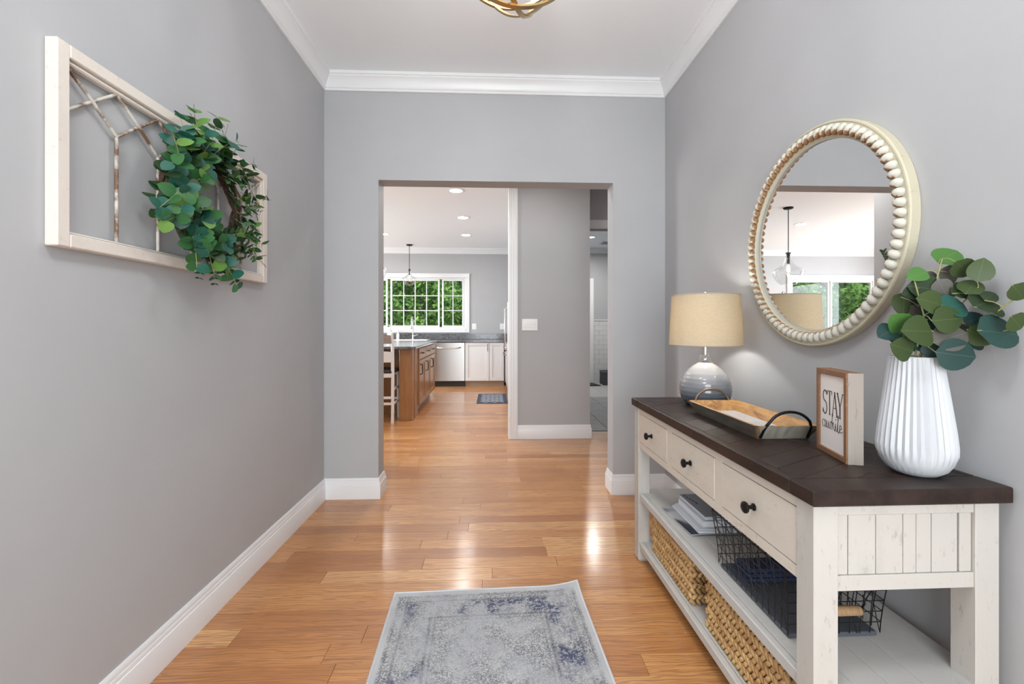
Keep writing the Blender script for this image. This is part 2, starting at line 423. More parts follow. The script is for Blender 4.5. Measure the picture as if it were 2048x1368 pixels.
# ------------------------------------------------------------------ console table
cream = distressed('whitewashed_wood_dim', (.51, .487, .45), (.30, .265, .23), .65, (1, 1, .35))  # legs and ends: whitewash darkened to offset the bright light there
cream_lit = distressed('whitewashed_wood_lit', (.63, .575, .50), (.38, .32, .27), .55, (1, .3, 1))  # same whitewash, lighter and warmer: brightness of the front painted in
shelfm = distressed('whitewashed_shelf', (.52, .51, .49), (.34, .31, .28), .35, (1.5, 6, 1))
dark = M('espresso_wood', (.018, .0105, .0085), .42, col2=(.036, .021, .0165), nscale=6, stretch=(4, 1, 4), rand=7, bmp=(60, .25, (3, 1, 3)), spec=.28)
black = M('black_iron', (.012, .012, .013), .38, metal=.6)
CT = thing('console_table', 'whitewashed wooden console table with dark plank top, drawers and shelves', 'console table', (.742, 1.000, 0), .006)
CL, CW, CZ = 1.335, .492, .834
# dark top: breadboard ends and chevron boards
def clip(poly, y0, y1):
    for s, yy in ((1, y0), (-1, y1)):
        out = []
        for i in range(len(poly)):
            a, b = poly[i], poly[(i+1) % len(poly)]; fa, fb = s*(a[1]-yy), s*(b[1]-yy)
            if fa >= 0: out.append(a)
            if (fa >= 0) != (fb >= 0): t = fa/(fa-fb); out.append((a[0]+(b[0]-a[0])*t, a[1]+(b[1]-a[1])*t))
        poly = out
        if len(poly) < 3: return None
    return poly
def polyarea(p): return abs(sum(p[i][0]*p[(i+1) % len(p)][1]-p[(i+1) % len(p)][0]*p[i][1] for i in range(len(p))))/2
top = MB().box(.004, CW-.004, .004, CL-.004, CZ-.038, CZ-.0035).build('top_core', dark, CT)
MB().cbox(0, CW, 0, .084, CZ-.038, CZ, .003).build('breadboard_end', dark, CT)
MB().cbox(0, CW, CL-.084, CL, CZ-.038, CZ, .003).build('breadboard_end', dark, CT)
MB().cbox(0, .022, .0845, CL-.0845, CZ-.038, CZ, .003).build('edge_board', dark, CT)
MB().cbox(CW-.022, CW, .0845, CL-.0845, CZ-.038, CZ, .003).build('edge_board', dark, CT)
hw = CW/2; sl = .54; bw = .083
for side in (0, 1):
    xa, xb = (.0225, hw) if side == 0 else (hw, CW-.0225)
    k = -3
    while k*bw < CL+.2:
        ya = k*bw
        if side == 0: q = [(xa, ya), (xb, ya+sl*(xb-xa)), (xb, ya+sl*(xb-xa)+bw), (xa, ya+bw)]
        else: q = [(xa, ya+sl*(hw-.0225)), (xb, ya), (xb, ya+bw), (xa, ya+sl*(hw-.0225)+bw)]
        g = .0006; q = [(q[0][0]+g, q[0][1]+g), (q[1][0]-g, q[1][1]+g), (q[2][0]-g, q[2][1]-g), (q[3][0]+g, q[3][1]-g)]
        p = clip(q, .0850, CL-.0850)
        if p and polyarea(p) > 2e-4: MB().prism(p, CZ-.005, CZ-random.uniform(0, .0006), 'z', .0012).build('chevron_board', dark, CT)
        k += 1
LX0, LX1, LY0, LY1, LW = .012, CW-.018, .016, CL-.016, .06
ZT = CZ-.038
for (x0, y0) in ((LX0, LY0), (LX1-LW, LY0), (LX0, LY1-LW), (LX1-LW, LY1-LW)):
    m = MB(); z = 0.0; x1, y1 = x0+LW, y0+LW; c = .008
    m.prism([(x0+.0015, y0), (x1-.0015, y0), (x1, y0+.0015), (x1, y1-.0015), (x1-.0015, y1), (x0+.0015, y1), (x0, y1-.0015), (x0, y0+.0015)], .012, ZT)
    m.add([(x0+c,y0+c,0),(x1-c,y0+c,0),(x1-c,y1-c,0),(x0+c,y1-c,0),(x0,y0,.012),(x1,y0,.012),(x1,y1,.012),(x0,y1,.012)], [(0,3,2,1),(4,5,6,7),(0,1,5,4),(1,2,6,5),(2,3,7,6),(3,0,4,7)])
    m.build('leg', cream, CT)
AZ = .588
ia, ib = LY0+LW, LY1-LW
MB().cbox(LX0+.004, LX0+.026, ia, ib, ZT-.030, ZT, .001).build('front_rail', cream_lit, CT)
MB().cbox(LX0+.004, LX0+.026, ia, ib, AZ, AZ+.030, .001).build('front_rail', cream_lit, CT)
MB().cbox(LX1-.022, LX1-.004, ia, ib, AZ, ZT, .001).build('back_panel', cream_lit, CT)
MB().box(LX0+.03, LX1-.023, ia, ib, AZ+.004, AZ+.012).build('drawer_case_floor', cream_lit, CT)
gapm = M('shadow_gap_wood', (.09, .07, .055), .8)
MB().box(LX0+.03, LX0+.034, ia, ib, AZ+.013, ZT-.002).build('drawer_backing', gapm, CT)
dw = (ib-ia-2*.046-0)/3
for k in range(3):
    y0 = ia + k*(dw+.046)
    if k: MB().cbox(LX0+.004, LX0+.026, y0-.046, y0, AZ+.030, ZT-.030, .001).build('divider', cream_lit, CT)
    dr = MB().cbox(LX0+.003, LX0+.024, y0+.0022, y0+dw-.0022, AZ+.0325, ZT-.0325, .0015).build('drawer', cream_lit, CT)
    ym, zm = y0+dw*.5, (AZ+ZT)/2
    kb = MB().lathe([(.0105, LX0+.003), (.0105, LX0-.001), (.006, LX0-.004), (.0055, LX0-.014), (.008, LX0-.018), (.0155, LX0-.0205), (.017, LX0-.024), (.0165, LX0-.028), (.012, LX0-.0315), (.004, LX0-.033)], 20, (0, ym, zm), 'x')
    kb.build('knob', black, dr, 40)
for (y0, s) in ((LY0, 1), (LY1-LW, -1)):   # the two end panels: rails and upright boards
    yf = y0+.004 if s == 1 else y0+LW-.024
    xa, xb = LX0+LW, LX1-LW
    MB().cbox(xa, xb, yf, yf+.02, ZT-.028, ZT, .001).build('end_rail', cream, CT)
    MB().cbox(xa, xb, yf, yf+.02, AZ, AZ+.036, .001).build('end_rail', cream, CT)
    yb = yf+.004 if s == 1 else yf
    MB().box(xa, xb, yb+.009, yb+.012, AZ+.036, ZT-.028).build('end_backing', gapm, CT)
    ws_ = [.030, .067, .066, .032, .037, .064, .030]; tot = sum(ws_); x = xa; sc = (xb-xa-.010)/tot
    for i, w in enumerate(ws_):
        MB().cbox(x+.0005, x+w*sc-.0006, yb+random.uniform(0, .001), yb+.010, AZ+.0365, ZT-.0285, .0012).build('end_board', cream, CT)
        x += w*sc+(.0045 if i == 5 else .0008)
for zt, th in ((.353, .034), (.102, .034)):
    sf = MB().cbox(LX0+.008, LX0+.088, LY0+.002, LY1-.002, zt-th, zt, .003)
    nm = 'middle_shelf' if zt > .2 else 'lower_shelf'
    # notch around the legs: boards run between the leg pairs
    sh = MB().cbox(LX0+.006, LX0+.028, ia-.0, ib, zt-th, zt, .003).build(nm, shelfm, CT)
    MB().box(LX0+.028, LX1-.006, LY0+.01, LY1-.01, zt-th+.004, zt-.006).build('shelf_core', shelfm, sh)
    xx = LX0+.0285; nb = 5; bw2 = (LX1-.004-xx)/nb
    for i in range(nb):
        e = .004
        MB().cbox(xx+i*bw2+.0005, xx+(i+1)*bw2-.0007, LY0+e, LY1-e, zt-.008, zt-random.uniform(0, .0006), .0012).build('shelf_board', shelfm, sh)
    for e in (0, 1):
        yy = LY0+.002 if e == 0 else LY1-.012
        MB().cbox(LX0+LW, LX1-LW, yy, yy+.010, zt-th, zt, .002).build('shelf_end', shelfm, sh)

CO = Vector((.741, 1.0, 0)); CR = Matrix.Rotation(.012, 3, 'Z')

# ------------------------------------------------------------------ things on the console
# table lamp
linen = M('linen_shade', (.62, .55, .42), .9, col2=(.52, .45, .33), nscale=60, stretch=(1, 1, 4), bmp=(220, .25, (1, 1, 3)), lo=.3, hi=.7)
nt = linen.node_tree; b = nt.nodes['Principled BSDF']
tl = nd(nt, 'ShaderNodeBsdfTranslucent'); tl.inputs[0].default_value = (.75, .62, .42, 1)
ms = nd(nt, 'ShaderNodeMixShader'); ms.inputs[0].default_value = .30
nt.links.new(b.outputs[0], ms.inputs[1]); nt.links.new(tl.outputs[0], ms.inputs[2]); nt.links.new(ms.outputs[0], nt.nodes['Material Output'].inputs[0])
def glaze():
    m, nt, b = new('grey_ombre_glaze')
    tc = nd(nt, 'ShaderNodeTexCoord'); sp = nd(nt, 'ShaderNodeSeparateXYZ'); nt.links.new(tc.outputs['Object'], sp.inputs[0])
    nz = noise(nt, coords(nt, 'Object', (1, 1, 14)), 7, 3)
    ad = nd(nt, 'ShaderNodeMath', operation='MULTIPLY_ADD'); ad.inputs[1].default_value = .05; nt.links.new(nz, ad.inputs[0]); nt.links.new(sp.outputs['Z'], ad.inputs[2])
    c = ramp(nt, ad.outputs[0], [(.03, (.07, .082, .115)), (.08, (.13, .14, .17)), (.14, (.25, .25, .265)), (.195, (.40, .40, .405)), (.24, (.56, .56, .56))])
    nt.links.new(c, b.inputs['Base Color']); b.inputs['Roughness'].default_value = .12; b.inputs['Coat Weight'].default_value = .4
    return m
chrome = M('brushed_nickel', (.72, .71, .69), .22, metal=1)
clear = glassy('clear_glass', (.97, .98, .98), .10)
bulbm = M('lamp_bulb', (1, 1, 1), .4, emit=((1, .93, .82), 6))
LP = thing('table_lamp', 'ceramic table lamp with cream linen drum shade and grey ombre base, lit', 'lamp', (1.032, 2.125, CZ))
prof = []
for i in range(33):
    t = i/32; z = .004+.198*t
    # plump jug silhouette
    r = .030+.089*(1-((t-.33)/.67)**2.2)**.85 if t > .33 else .119*math.sqrt(max(0, 1-((t-.33)/.50)**2))
    prof.append((max(r, .032)*(1+.010*math.sin(t*62)), z))
prof = [(prof[0][0]-.006, 0)] + prof + [(.032, .205)]
MB().lathe(prof, 48).build('ceramic_base', glaze(), LP, 60)
MB().lathe([(.026, .205), (.028, .208), (.028, .225), (.022, .24), (.016, .243)], 28).build('neck', clear, LP, 40)
MB().lathe([(.014, .240), (.014, .30), (.018, .302), (.018, .34), (.006, .345)], 20).build('socket', chrome, LP, 40)
sh = MB(); sh.lathe([(.167, .287), (.155, .530)], 64, caps=False); sh.lathe([(.164, .287), (.152, .530)], 64, caps=False)
shd = sh.build('shade', linen, LP, 40)
for rr, zz in ((.1655, .2885), (.1535, .5285)):
    MB().tube([(rr*math.cos(a*math.pi/24), rr*math.sin(a*math.pi/24), zz) for a in range(48)], .0028, 6, True).build('shade_rim', M('shade_trim', (.42, .36, .27), .8), shd, 60)
sp = MB()
for k in range(3): a = k*2.094+.4; sp.tube([(0, 0, .505), (.152*math.cos(a), .152*math.sin(a), .523)], .0018, 5)
sp.tube([(0, 0, .345), (0, 0, .535)], .003, 6); sp.ell((0, 0, .54), (.008, .008, .010))
sp.build('shade_spider', chrome, LP, 60)
MB().ell((0, 0, .385), (.018, .018, .026), 16, 10).build('bulb', bulbm, LP, 80)
pl = bpy.data.lights.new('lamp_light', 'POINT'); pl.energy = 5.6; pl.color = (1, .985, .955); pl.shadow_soft_size = .026
po = bpy.data.objects.new('lamp_light', pl); COL.objects.link(po); po.location = (1.032, 2.125, CZ+.39)

# wooden serving tray with iron handles
twood = M('tray_orange_wood', (.58, .32, .12), .5, col2=(.26, .115, .04), nscale=5, stretch=(5, 1.2, 5), lo=.4, hi=.68, detail=6, bmp=(40, .2, (4, 1, 4)), dist=1.2)
tgrey = M('tray_grey_paint', (.37, .345, .295), .6, col2=(.23, .205, .165), nscale=7, stretch=(6, 1, 1), bmp=(40, .2))
tdark = M('tray_dark_paint', (.16, .145, .12), .6, col2=(.09, .08, .065), nscale=7, stretch=(1, 1, 6))
tzinc = M('tray_zinc_floor', (.60, .61, .62), .35, col2=(.50, .51, .52), nscale=9)
TR = thing('serving_tray', 'rustic wooden serving tray with flared sides and dark iron handles', 'tray', (.978, 1.690, CZ), .005)
tb = (.088, .222); tr_ = (.112, .258); tz = .050; th = .011   # half sizes at bottom and rim
MB().cbox(-tb[0], tb[0], -tb[1], tb[1], .001, .010, .002).build('tray_floor', tzinc, TR)
def wallq(a, b, c, d, ins):   # slanted board between bottom edge a-b and rim edge d-c
    m = MB(); pts = [Vector(p) for p in (a, b, c, d)]; inn = [p + Vector(ins) for p in pts]
    return m.add(pts+inn, [(0,1,2,3),(7,6,5,4),(0,4,5,1),(1,5,6,2),(2,6,7,3),(3,7,4,0)])
def slab(outer_a, outer_b, rim_a, rim_b, nx, ny, mo):
    m = wallq(outer_a, outer_b, rim_b, rim_a, (nx*th, ny*th, 0)); m.fix = True; return m
for s in (-1, 1):
    a, b = (s*tb[0], -tb[1], 0), (s*tb[0], tb[1], 0); ra, rb = (s*tr_[0], -tr_[1], tz), (s*tr_[0], tr_[1], tz)
    o = slab(a, b, ra, rb, -s, 0, 0).build('long_side', twood, TR)
    o.data.materials.append(tdark if s < 0 else tgrey); o.data.polygons[0].material_index = 1
for s in (-1, 1):
    a, b = (-tb[0], s*tb[1], 0), (tb[0], s*tb[1], 0); ra, rb = (-tr_[0], s*tr_[1], tz), (tr_[0], s*tr_[1], tz)
    o = slab(a, b, ra, rb, 0, -s, 0).build('end_side', twood, TR)
    o.data.materials.append(tgrey); o.data.polygons[0].material_index = 1
    pts = []
    for k in range(17):
        t = math.pi*k/16; hgt = math.sin(t)**.75
        pts.append((-.082*math.cos(t), s*(.225+.030*min(1, hgt*1.6)+.006), .006+.092*hgt))
    hm = black if s < 0 else M('bronze_iron', (.20, .14, .09), .4, metal=.8)
    MB().tube(pts, .0048, 8).build('handle', hm, TR, 60)

# box sign with lettering
swood = distressed('sign_frame_wood', (.22, .105, .05), (.42, .30, .20), .5, (1, 1, 1))
sside = distressed('sign_side_wood', (.31, .27, .235), (.16, .13, .10), .6, (1, 1, .25))
paper = M('sign_panel', (.80, .745, .715), .7)
ink = M('black_ink', (.015, .015, .017), .6)
p0, p1 = Vector((1.015, 1.357)), Vector((.974, 1.189)); sw = (p0-p1).length; sa = math.atan2(p0.y-p1.y, p0.x-p1.x)
SG = thing('box_sign', 'small wooden box sign reading STAY awhile, beside white ribbed vase', 'sign', (p1.x, p1.y, CZ), sa)
# local x runs along the face (from near edge to far edge), the face looks to +y local
SH, ST, fb = .252, .042, .0155
for nm, q in (('frame_rail', (0, sw, -ST, .0, 0, fb)), ('frame_rail', (0, sw, -ST, .0, SH-fb, SH)), ('frame_stile', (0, fb*.9, -ST, .0, fb, SH-fb)), ('frame_stile', (sw-fb*.9, sw, -ST, .0, fb, SH-fb))):
    o = MB().cbox(*q, .001).build(nm, swood, SG)
o = MB().box(-.0015, 0, -ST-.0, -.004, .0, SH).build('side_face', sside, SG)
MB().box(fb*.9, sw-fb*.9, -.012, -.006, fb, SH-fb).build('panel', paper, SG)
def strokes(mb, polys, w, y, z0, h, mir=True):
    # polys: list of polylines (u from left 0..1 of face, v 0..1) with widths; left of the face as seen = far edge (x = sw)
    for pts, ww in polys:
        q = [(sw - u*sw, v) for u, v in pts]
        for i in range(len(q)-1):
            a, b = Vector(q[i]), Vector(q[i+1]); d = (b-a)
            if d.length < 1e-6: continue
            n = Vector((-d.y, d.x)).normalized()*ww/2; e = d.normalized()*ww*.3
            a2, b2 = a-e, b+e
            k = [a2+n, b2+n, b2-n, a2-n]
            mb.add([(p.x, y, p.y) for p in k] + [(p.x, y-.0008, p.y) for p in k], [(0,1,2,3), (7,6,5,4), (0,4,5,1), (1,5,6,2), (2,6,7,3), (3,7,4,0)])
    return mb
def arc(cx, cy, rx, ry, a0, a1, n=10): return [(cx+rx*math.cos(R(a0+(a1-a0)*i/n)), cy+ry*math.sin(R(a0+(a1-a0)*i/n))) for i in range(n+1)]
zb, zt_ = .118, .188; zm = (zb+zt_)/2; hh = (zt_-zb)
K, N_ = .0042, .0018
Lt = []
# S
Lt.append((arc(.245, zt_-hh*.24, .062, hh*.23, 20, 260, 12) + arc(.245, zb+hh*.25, .066, hh*.27, 80, -160, 12), .003))
Lt.append(([(.300, zt_-.002), (.304, zt_-hh*.20)], N_)); Lt.append(([(.180, zb+.002), (.178, zb+hh*.2)], N_))
# T
Lt += [([(.335, zt_), (.485, zt_)], N_), ([(.41, zb), (.41, zt_)], K), ([(.385, zb), (.435, zb)], N_), ([(.337, zt_), (.337, zt_-.010)], N_), ([(.483, zt_), (.483, zt_-.010)], N_)]
# A
Lt += [([(.505, zb), (.575, zt_)], N_), ([(.575, zt_), (.650, zb)], K), ([(.530, zb+hh*.33), (.622, zb+hh*.33)], N_), ([(.488, zb), (.524, zb)], N_), ([(.625, zb), (.672, zb)], N_)]
# Y
Lt += [([(.665, zt_), (.745, zb+hh*.45)], K), ([(.830, zt_), (.745, zb+hh*.45)], N_), ([(.745, zb), (.745, zb+hh*.47)], K), ([(.720, zb), (.770, zb)], N_), ([(.645, zt_), (.690, zt_)], N_), ([(.808, zt_), (.852, zt_)], N_)]
strokes(MB(), Lt, 0, -.0052, 0, 0).build('lettering_stay', ink, SG)
# awhile in a loose hand
x0 = .14; base = .076; sc_ = .024
scr = [(arc(x0+.065, base+sc_*.45, .050, sc_*.45, 30, 390, 16), .0013), ([(x0+.115, base+sc_*.9), (x0+.118, base+sc_*.1), (x0+.15, base)], .0013),
       ([(x0+.15, base), (x0+.165, base+sc_*.9), (x0+.185, base+sc_*.1), (x0+.215, base), (x0+.235, base+sc_*.85), (x0+.255, base+sc_*.1), (x0+.285, base), (x0+.305, base+sc_*.95), (x0+.34, base+sc_*.8)], .0013),
       ([(x0+.34, base+sc_*.8), (x0+.365, base+sc_*1.9), (x0+.355, base+sc_*2.0), (x0+.345, base), (x0+.365, base+sc_*.8), (x0+.395, base+sc_*.95), (x0+.41, base+sc_*.2), (x0+.44, base-.001)], .0013),
       ([(x0+.44, base), (x0+.465, base+sc_*.9), (x0+.475, base+sc_*.1), (x0+.51, base)], .0013), ([(x0+.47, base+sc_*1.35), (x0+.474, base+sc_*1.45)], .002),
       ([(x0+.51, base), (x0+.56, base+sc_*1.9), (x0+.545, base+sc_*2.0), (x0+.535, base+sc_*.1), (x0+.57, base-.002)], .0013),
       ([(x0+.57, base), (x0+.615, base+sc_*.5)] + arc(x0+.62, base+sc_*.5, .03, sc_*.45, 0, 290, 10) + [(x0+.69, base+sc_*.25)], .0013)]
strokes(MB(), scr, 0, -.0052, 0, 0).build('lettering_awhile', ink, SG)

# ribbed white vase
VA = thing('ribbed_vase', 'tall white pleated ceramic vase holding eucalyptus on the console', 'vase', (1.100, 1.115, CZ))
vm = M('white_bisque', (.52, .54, .565), .55)
vp = [(r*.775, z) for r, z in [(.048, 0), (.060, .003), (.082, .016), (.098, .036), (.1065, .058), (.107, .075), (.102, .115), (.0935, .165), (.085, .215), (.0765, .262), (.0705, .299), (.069, .302)]]
NP = 34
def rib(i, k, a):
    ph = (k % 6)/6.0
    tri = 1-abs(2*ph-1)
    z = vp[i][1]
    amp = .062 if .05 < z < .302 else (.02 if z > .01 and z <= .05 else 0)
    if z <= .05: tri = 1-abs(2*((ph+.5) % 1)-1)
    return 1-amp*(tri**1.0)
MB().lathe(vp, NP*6, rfun=rib, caps=False).build('body', vm, VA, 50)
MB().lathe([(.0500, .3015), (.050, .24), (.057, .05), (.02, .012)], 48, caps=False).build('inside', vm, VA, 60)
MB().lathe([(.0535, .3015), (.0520, .3040), (.0500, .3015)], 96, caps=False).build('rim', vm, VA, 60)
MB().lathe([(.0, .0005), (.036, .0005), (.036, .004)], 40, caps=False).build('foot', vm, VA)

# leaf meshes: stalk end at origin, leaf along +x, facing +z
def leafmesh(name, L, Wd, fold=.12, tip=.0, cup=.1):
    m = MB(); n = 7; rows = []
    for i in range(n+1):
        t = i/n; w = Wd/2*math.sin(math.pi*min(1, t**(.75)))**(.62) if 0 < t < 1 else 0
        if t > .5 and tip: w *= 1-tip*(t-.5)*2
        zc = -cup*L*(t-.35)**2
        rows.append([(L*t, -w, zc+fold*w), (L*t, 0, zc), (L*t, w, zc+fold*w)])
    vs = [p for r in rows for p in r]; fs = []
    for i in range(n):
        for k in range(2): fs.append((i*3+k, (i+1)*3+k, (i+1)*3+k+1, i*3+k+1))
    m.add(vs, fs); me = m.mesh(name, 80); return me
def leafmat(name, cols, rough=.5):
    m, nt, b = new(name)
    oi = nd(nt, 'ShaderNodeObjectInfo'); n = len(cols)
    c = ramp(nt, oi.outputs['Random'], [(i/(n-1) if n > 1 else 0, q) for i, q in enumerate(cols)])
    v = coords(nt, 'Object', (1, 1, 1), 9); f = ramp(nt, noise(nt, v, 45, 3), [(.35, 0.0), (.75, .55)])
    c2 = mix(nt, f, c, mix(nt, 1.0, c, (.55, .62, .5), 'MULTIPLY'))
    tc = nd(nt, 'ShaderNodeTexCoord'); sp = nd(nt, 'ShaderNodeSeparateXYZ'); nt.links.new(tc.outputs['Object'], sp.inputs[0])
    ab = nd(nt, 'ShaderNodeMath', operation='ABSOLUTE'); nt.links.new(sp.outputs['Y'], ab.inputs[0])
    rib_ = ramp(nt, ab.outputs[0], [(.0005, .5), (.0014, 0.0)])
    c3 = mix(nt, rib_, c2, (.42, .52, .25))
    nt.links.new(c3, b.inputs['Base Color']); b.inputs['Roughness'].default_value = rough
    tr = nd(nt, 'ShaderNodeBsdfTranslucent'); nt.links.new(c3, tr.inputs[0]); ms = nd(nt, 'ShaderNodeMixShader'); ms.inputs[0].default_value = .18
    nt.links.new(b.outputs[0], ms.inputs[1]); nt.links.new(tr.outputs[0], ms.inputs[2]); nt.links.new(ms.outputs[0], nt.nodes['Material Output'].inputs[0])
    return m
def orient(xdir, normal):
    x = Vector(xdir).normalized(); z = Vector(normal); z = (z - x*z.dot(x))
    z = z.normalized() if z.length > 1e-5 else x.orthogonal().normalized()
    y = z.cross(x); return Matrix((x, y, z)).transposed()
def leaf(me, pos, xdir, normal, scale, parent, mat=None, name='leaf'):
    o = bpy.data.objects.new(name, me); COL.objects.link(o); o.parent = parent
    o.matrix_local = Matrix.Translation(pos) @ orient(xdir, normal).to_4x4() @ Matrix.Diagonal((scale, scale, scale, 1))
    if mat: o.material_slots[0].link = 'OBJECT'; o.material_slots[0].material = mat
    return o
# eucalyptus in the vase: stems and broad leaves (px offsets worked out as metres around the mouth)
EU = thing('eucalyptus_bunch', 'bunch of artificial silver dollar eucalyptus standing in white vase', 'plant', (1.100, 1.115, CZ+.302))
stemm = M('olive_stem', (.25, .27, .09), .55, col2=(.33, .30, .12), nscale=30)
thin = M('grey_twig', (.22, .19, .16), .6)
gm = {'g': leafmat('leaf_bright', [(.055, .16, .030), (.075, .20, .040)]), 'o': leafmat('leaf_olive', [(.045, .075, .020), (.060, .095, .025)]),
      'd': leafmat('leaf_dark', [(.022, .045, .016), (.032, .060, .020)]), 't': leafmat('leaf_teal', [(.025, .11, .09), (.035, .13, .10)]),
      'k': leafmat('leaf_teal_dark', [(.018, .055, .052), (.022, .066, .058)]), 'm': leafmat('leaf_mauve', [(.10, .095, .085), (.13, .115, .10)])}
big = leafmesh('leaf', 1.0, .86, .10, .0, .14); big.materials.append(gm['o'])
# leaves: centre (metres from the vase mouth), length, tint, heading
LF = [((0.091, 0.001, 0.264), 0.07, 'g', 30), ((-0.004, -0.01, 0.213), 0.047, 'g', 200), ((0.09, -0.002, 0.215), 0.06, 'm', 170), ((0.086, -0.041, 0.225), 0.055, 'o', -35), ((0.096, -0.073, 0.219), 0.056, 'o', 75), ((0.055, 0.017, 0.207), 0.045, 'm', 150), ((0.014, -0.011, 0.179), 0.071, 'd', 170), ((0.05, -0.023, 0.178), 0.046, 'm', -60), ((0.088, -0.058, 0.179), 0.054, 'o', 40), ((0.086, -0.041, 0.172), 0.051, 'd', 20), ((-0.011, 0.0, 0.168), 0.042, 'd', 190), ((-0.021, -0.06, 0.141), 0.063, 'o', 165), ((0.051, -0.053, 0.131), 0.071, 't', 10), ((0.028, 0.008, 0.111), 0.065, 'm', 140), ((0.094, -0.083, 0.137), 0.069, 'd', 15), ((0.1, -0.148, 0.158), 0.046, 'o', -40), ((-0.087, -0.047, 0.088), 0.062, 'g', 150), ((-0.109, -0.036, 0.064), 0.055, 'k', 200), ((0.014, -0.071, 0.097), 0.07, 'o', 5), ((-0.07, -0.078, 0.069), 0.083, 'o', 178), ((-0.013, -0.01, 0.042), 0.059, 'k', 170), ((0.021, -0.072, 0.053), 0.072, 'm', 20), ((0.095, -0.114, 0.066), 0.092, 'k', -5), ((0.098, -0.146, 0.088), 0.05, 'o', -35), ((-0.098, -0.067, 0.027), 0.067, 'o', 165), ((0.061, -0.063, 0.036), 0.049, 'o', 30), ((0.016, -0.031, 0.022), 0.046, 'k', 60), ((0.024, -0.082, 0.011), 0.083, 'k', -8), ((0.094, -0.063, 0.041), 0.05, 'k', -20), ((0.107, -0.103, 0.114), 0.029, 'd', 10), ((0.094, -0.061, 0.097), 0.047, 'k', 20), ((-0.005, 0.02, 0.053), 0.04, 'd', 160), ((0.09, -0.005, 0.173), 0.035, 'd', 60), ((0.105, -0.085, 0.153), 0.037, 'd', 30), ((0.075, 0.016, 0.038), 0.045, 'o', 110), ((0.09, -0.081, 0.058), 0.061, 'o', -25), ((-0.015, -0.022, 0.079), 0.048, 'd', 10), ((0.01, 0.043, 0.14), 0.058, 'o', 266), ((0.031, -0.008, 0.046), 0.047, 'o', 13), ((0.074, 0.035, 0.14), 0.048, 'k', 148), ((0.044, 0.029, 0.148), 0.06, 'd', 310), ((0.001, 0.001, 0.057), 0.049, 'k', 45), ((0.092, 0.035, 0.161), 0.059, 'd', 149), ((0.036, 0.041, 0.147), 0.054, 'd', 216), ((0.04, 0.004, 0.044), 0.05, 'd', 41), ((-0.043, 0.02, 0.062), 0.054, 'd', 358), ((0.001, 0.05, 0.049), 0.052, 'o', 325), ((0.045, -0.008, 0.073), 0.058, 'k', 324), ((0.034, 0.042, 0.035), 0.046, 'o', 142), ((0.065, 0.019, 0.056), 0.051, 'o', 148), ((0.019, -0.027, 0.125), 0.06, 'k', 345), ((0.094, -0.029, 0.063), 0.061, 'm', 210)]
MST = [[(0.009, -0.011, 0.015), (0.042, -0.012, 0.132), (0.06, -0.013, 0.255)], [(0.036, -0.012, 0.015), (0.091, -0.046, 0.069), (0.109, -0.133, 0.145)], [(-0.033, -0.009, 0.015), (-0.053, -0.008, 0.054), (-0.102, -0.006, 0.074)], [(0.006, -0.011, 0.015), (0.087, -0.023, 0.098), (0.095, -0.068, 0.177)], [(-0.008, -0.01, 0.015), (-0.013, -0.01, 0.108), (-0.013, -0.01, 0.201)], [(0.045, -0.013, 0.015), (0.092, -0.053, 0.036), (0.109, -0.13, 0.075)]]
stems = []
for st in MST:
    P3 = [Vector(q) for q in st]
    pts = [Vector((0, 0, -.22)) + Vector((random.uniform(-.02, .02), random.uniform(-.02, .02), 0)), Vector((P3[0].x*.6, 0, -.02))] + P3
    pts[3].y += random.uniform(-.03, .03)
    fine = []
    for i in range(len(pts)-1):
        for k in range(4): fine.append(pts[i].lerp(pts[i+1], k/4))
    fine.append(pts[-1]); stems.append(fine)
    MB().tube(fine, [.0032-.0018*i/len(fine) for i in range(len(fine))], 6).build('stem', stemm, EU, 60)
for (u, v) in [((0.145, -0.009, 0.317), (0.153, -0.009, 0.238)), ((-0.04, -0.001, 0.156), (0.009, -0.003, 0.131)), ((-0.092, 0.001, 0.069), (-0.065, -0.0, 0.062))]:
    a, b = Vector(u), Vector(v)
    MB().tube([a, a.lerp(b, .4)+Vector((.003, 0, .002)), b], .0012, 5).build('twig', thin, EU, 60)
for (c, L, mt, ang) in LF:
    c = Vector(c)
    dr = Vector((math.cos(R(ang)), random.uniform(-.25, .25), math.sin(R(ang)))).normalized()
    nr = Vector((-.75+random.uniform(-.35, .35), -.85, .30+random.uniform(-.3, .3)))
    L *= 1.12; st = c - dr*L*.5
    leaf(big, st, dr, nr, L, EU, gm[mt])
    # petiole to the nearest stem point
    near = min((p for f in stems for p in f[4:]), key=lambda p: (p-st).length)
    MB().tube([st, st.lerp(near, .5)+Vector((0, 0, .004)), near], .0011, 5).build('petiole', stemm, EU, 60)

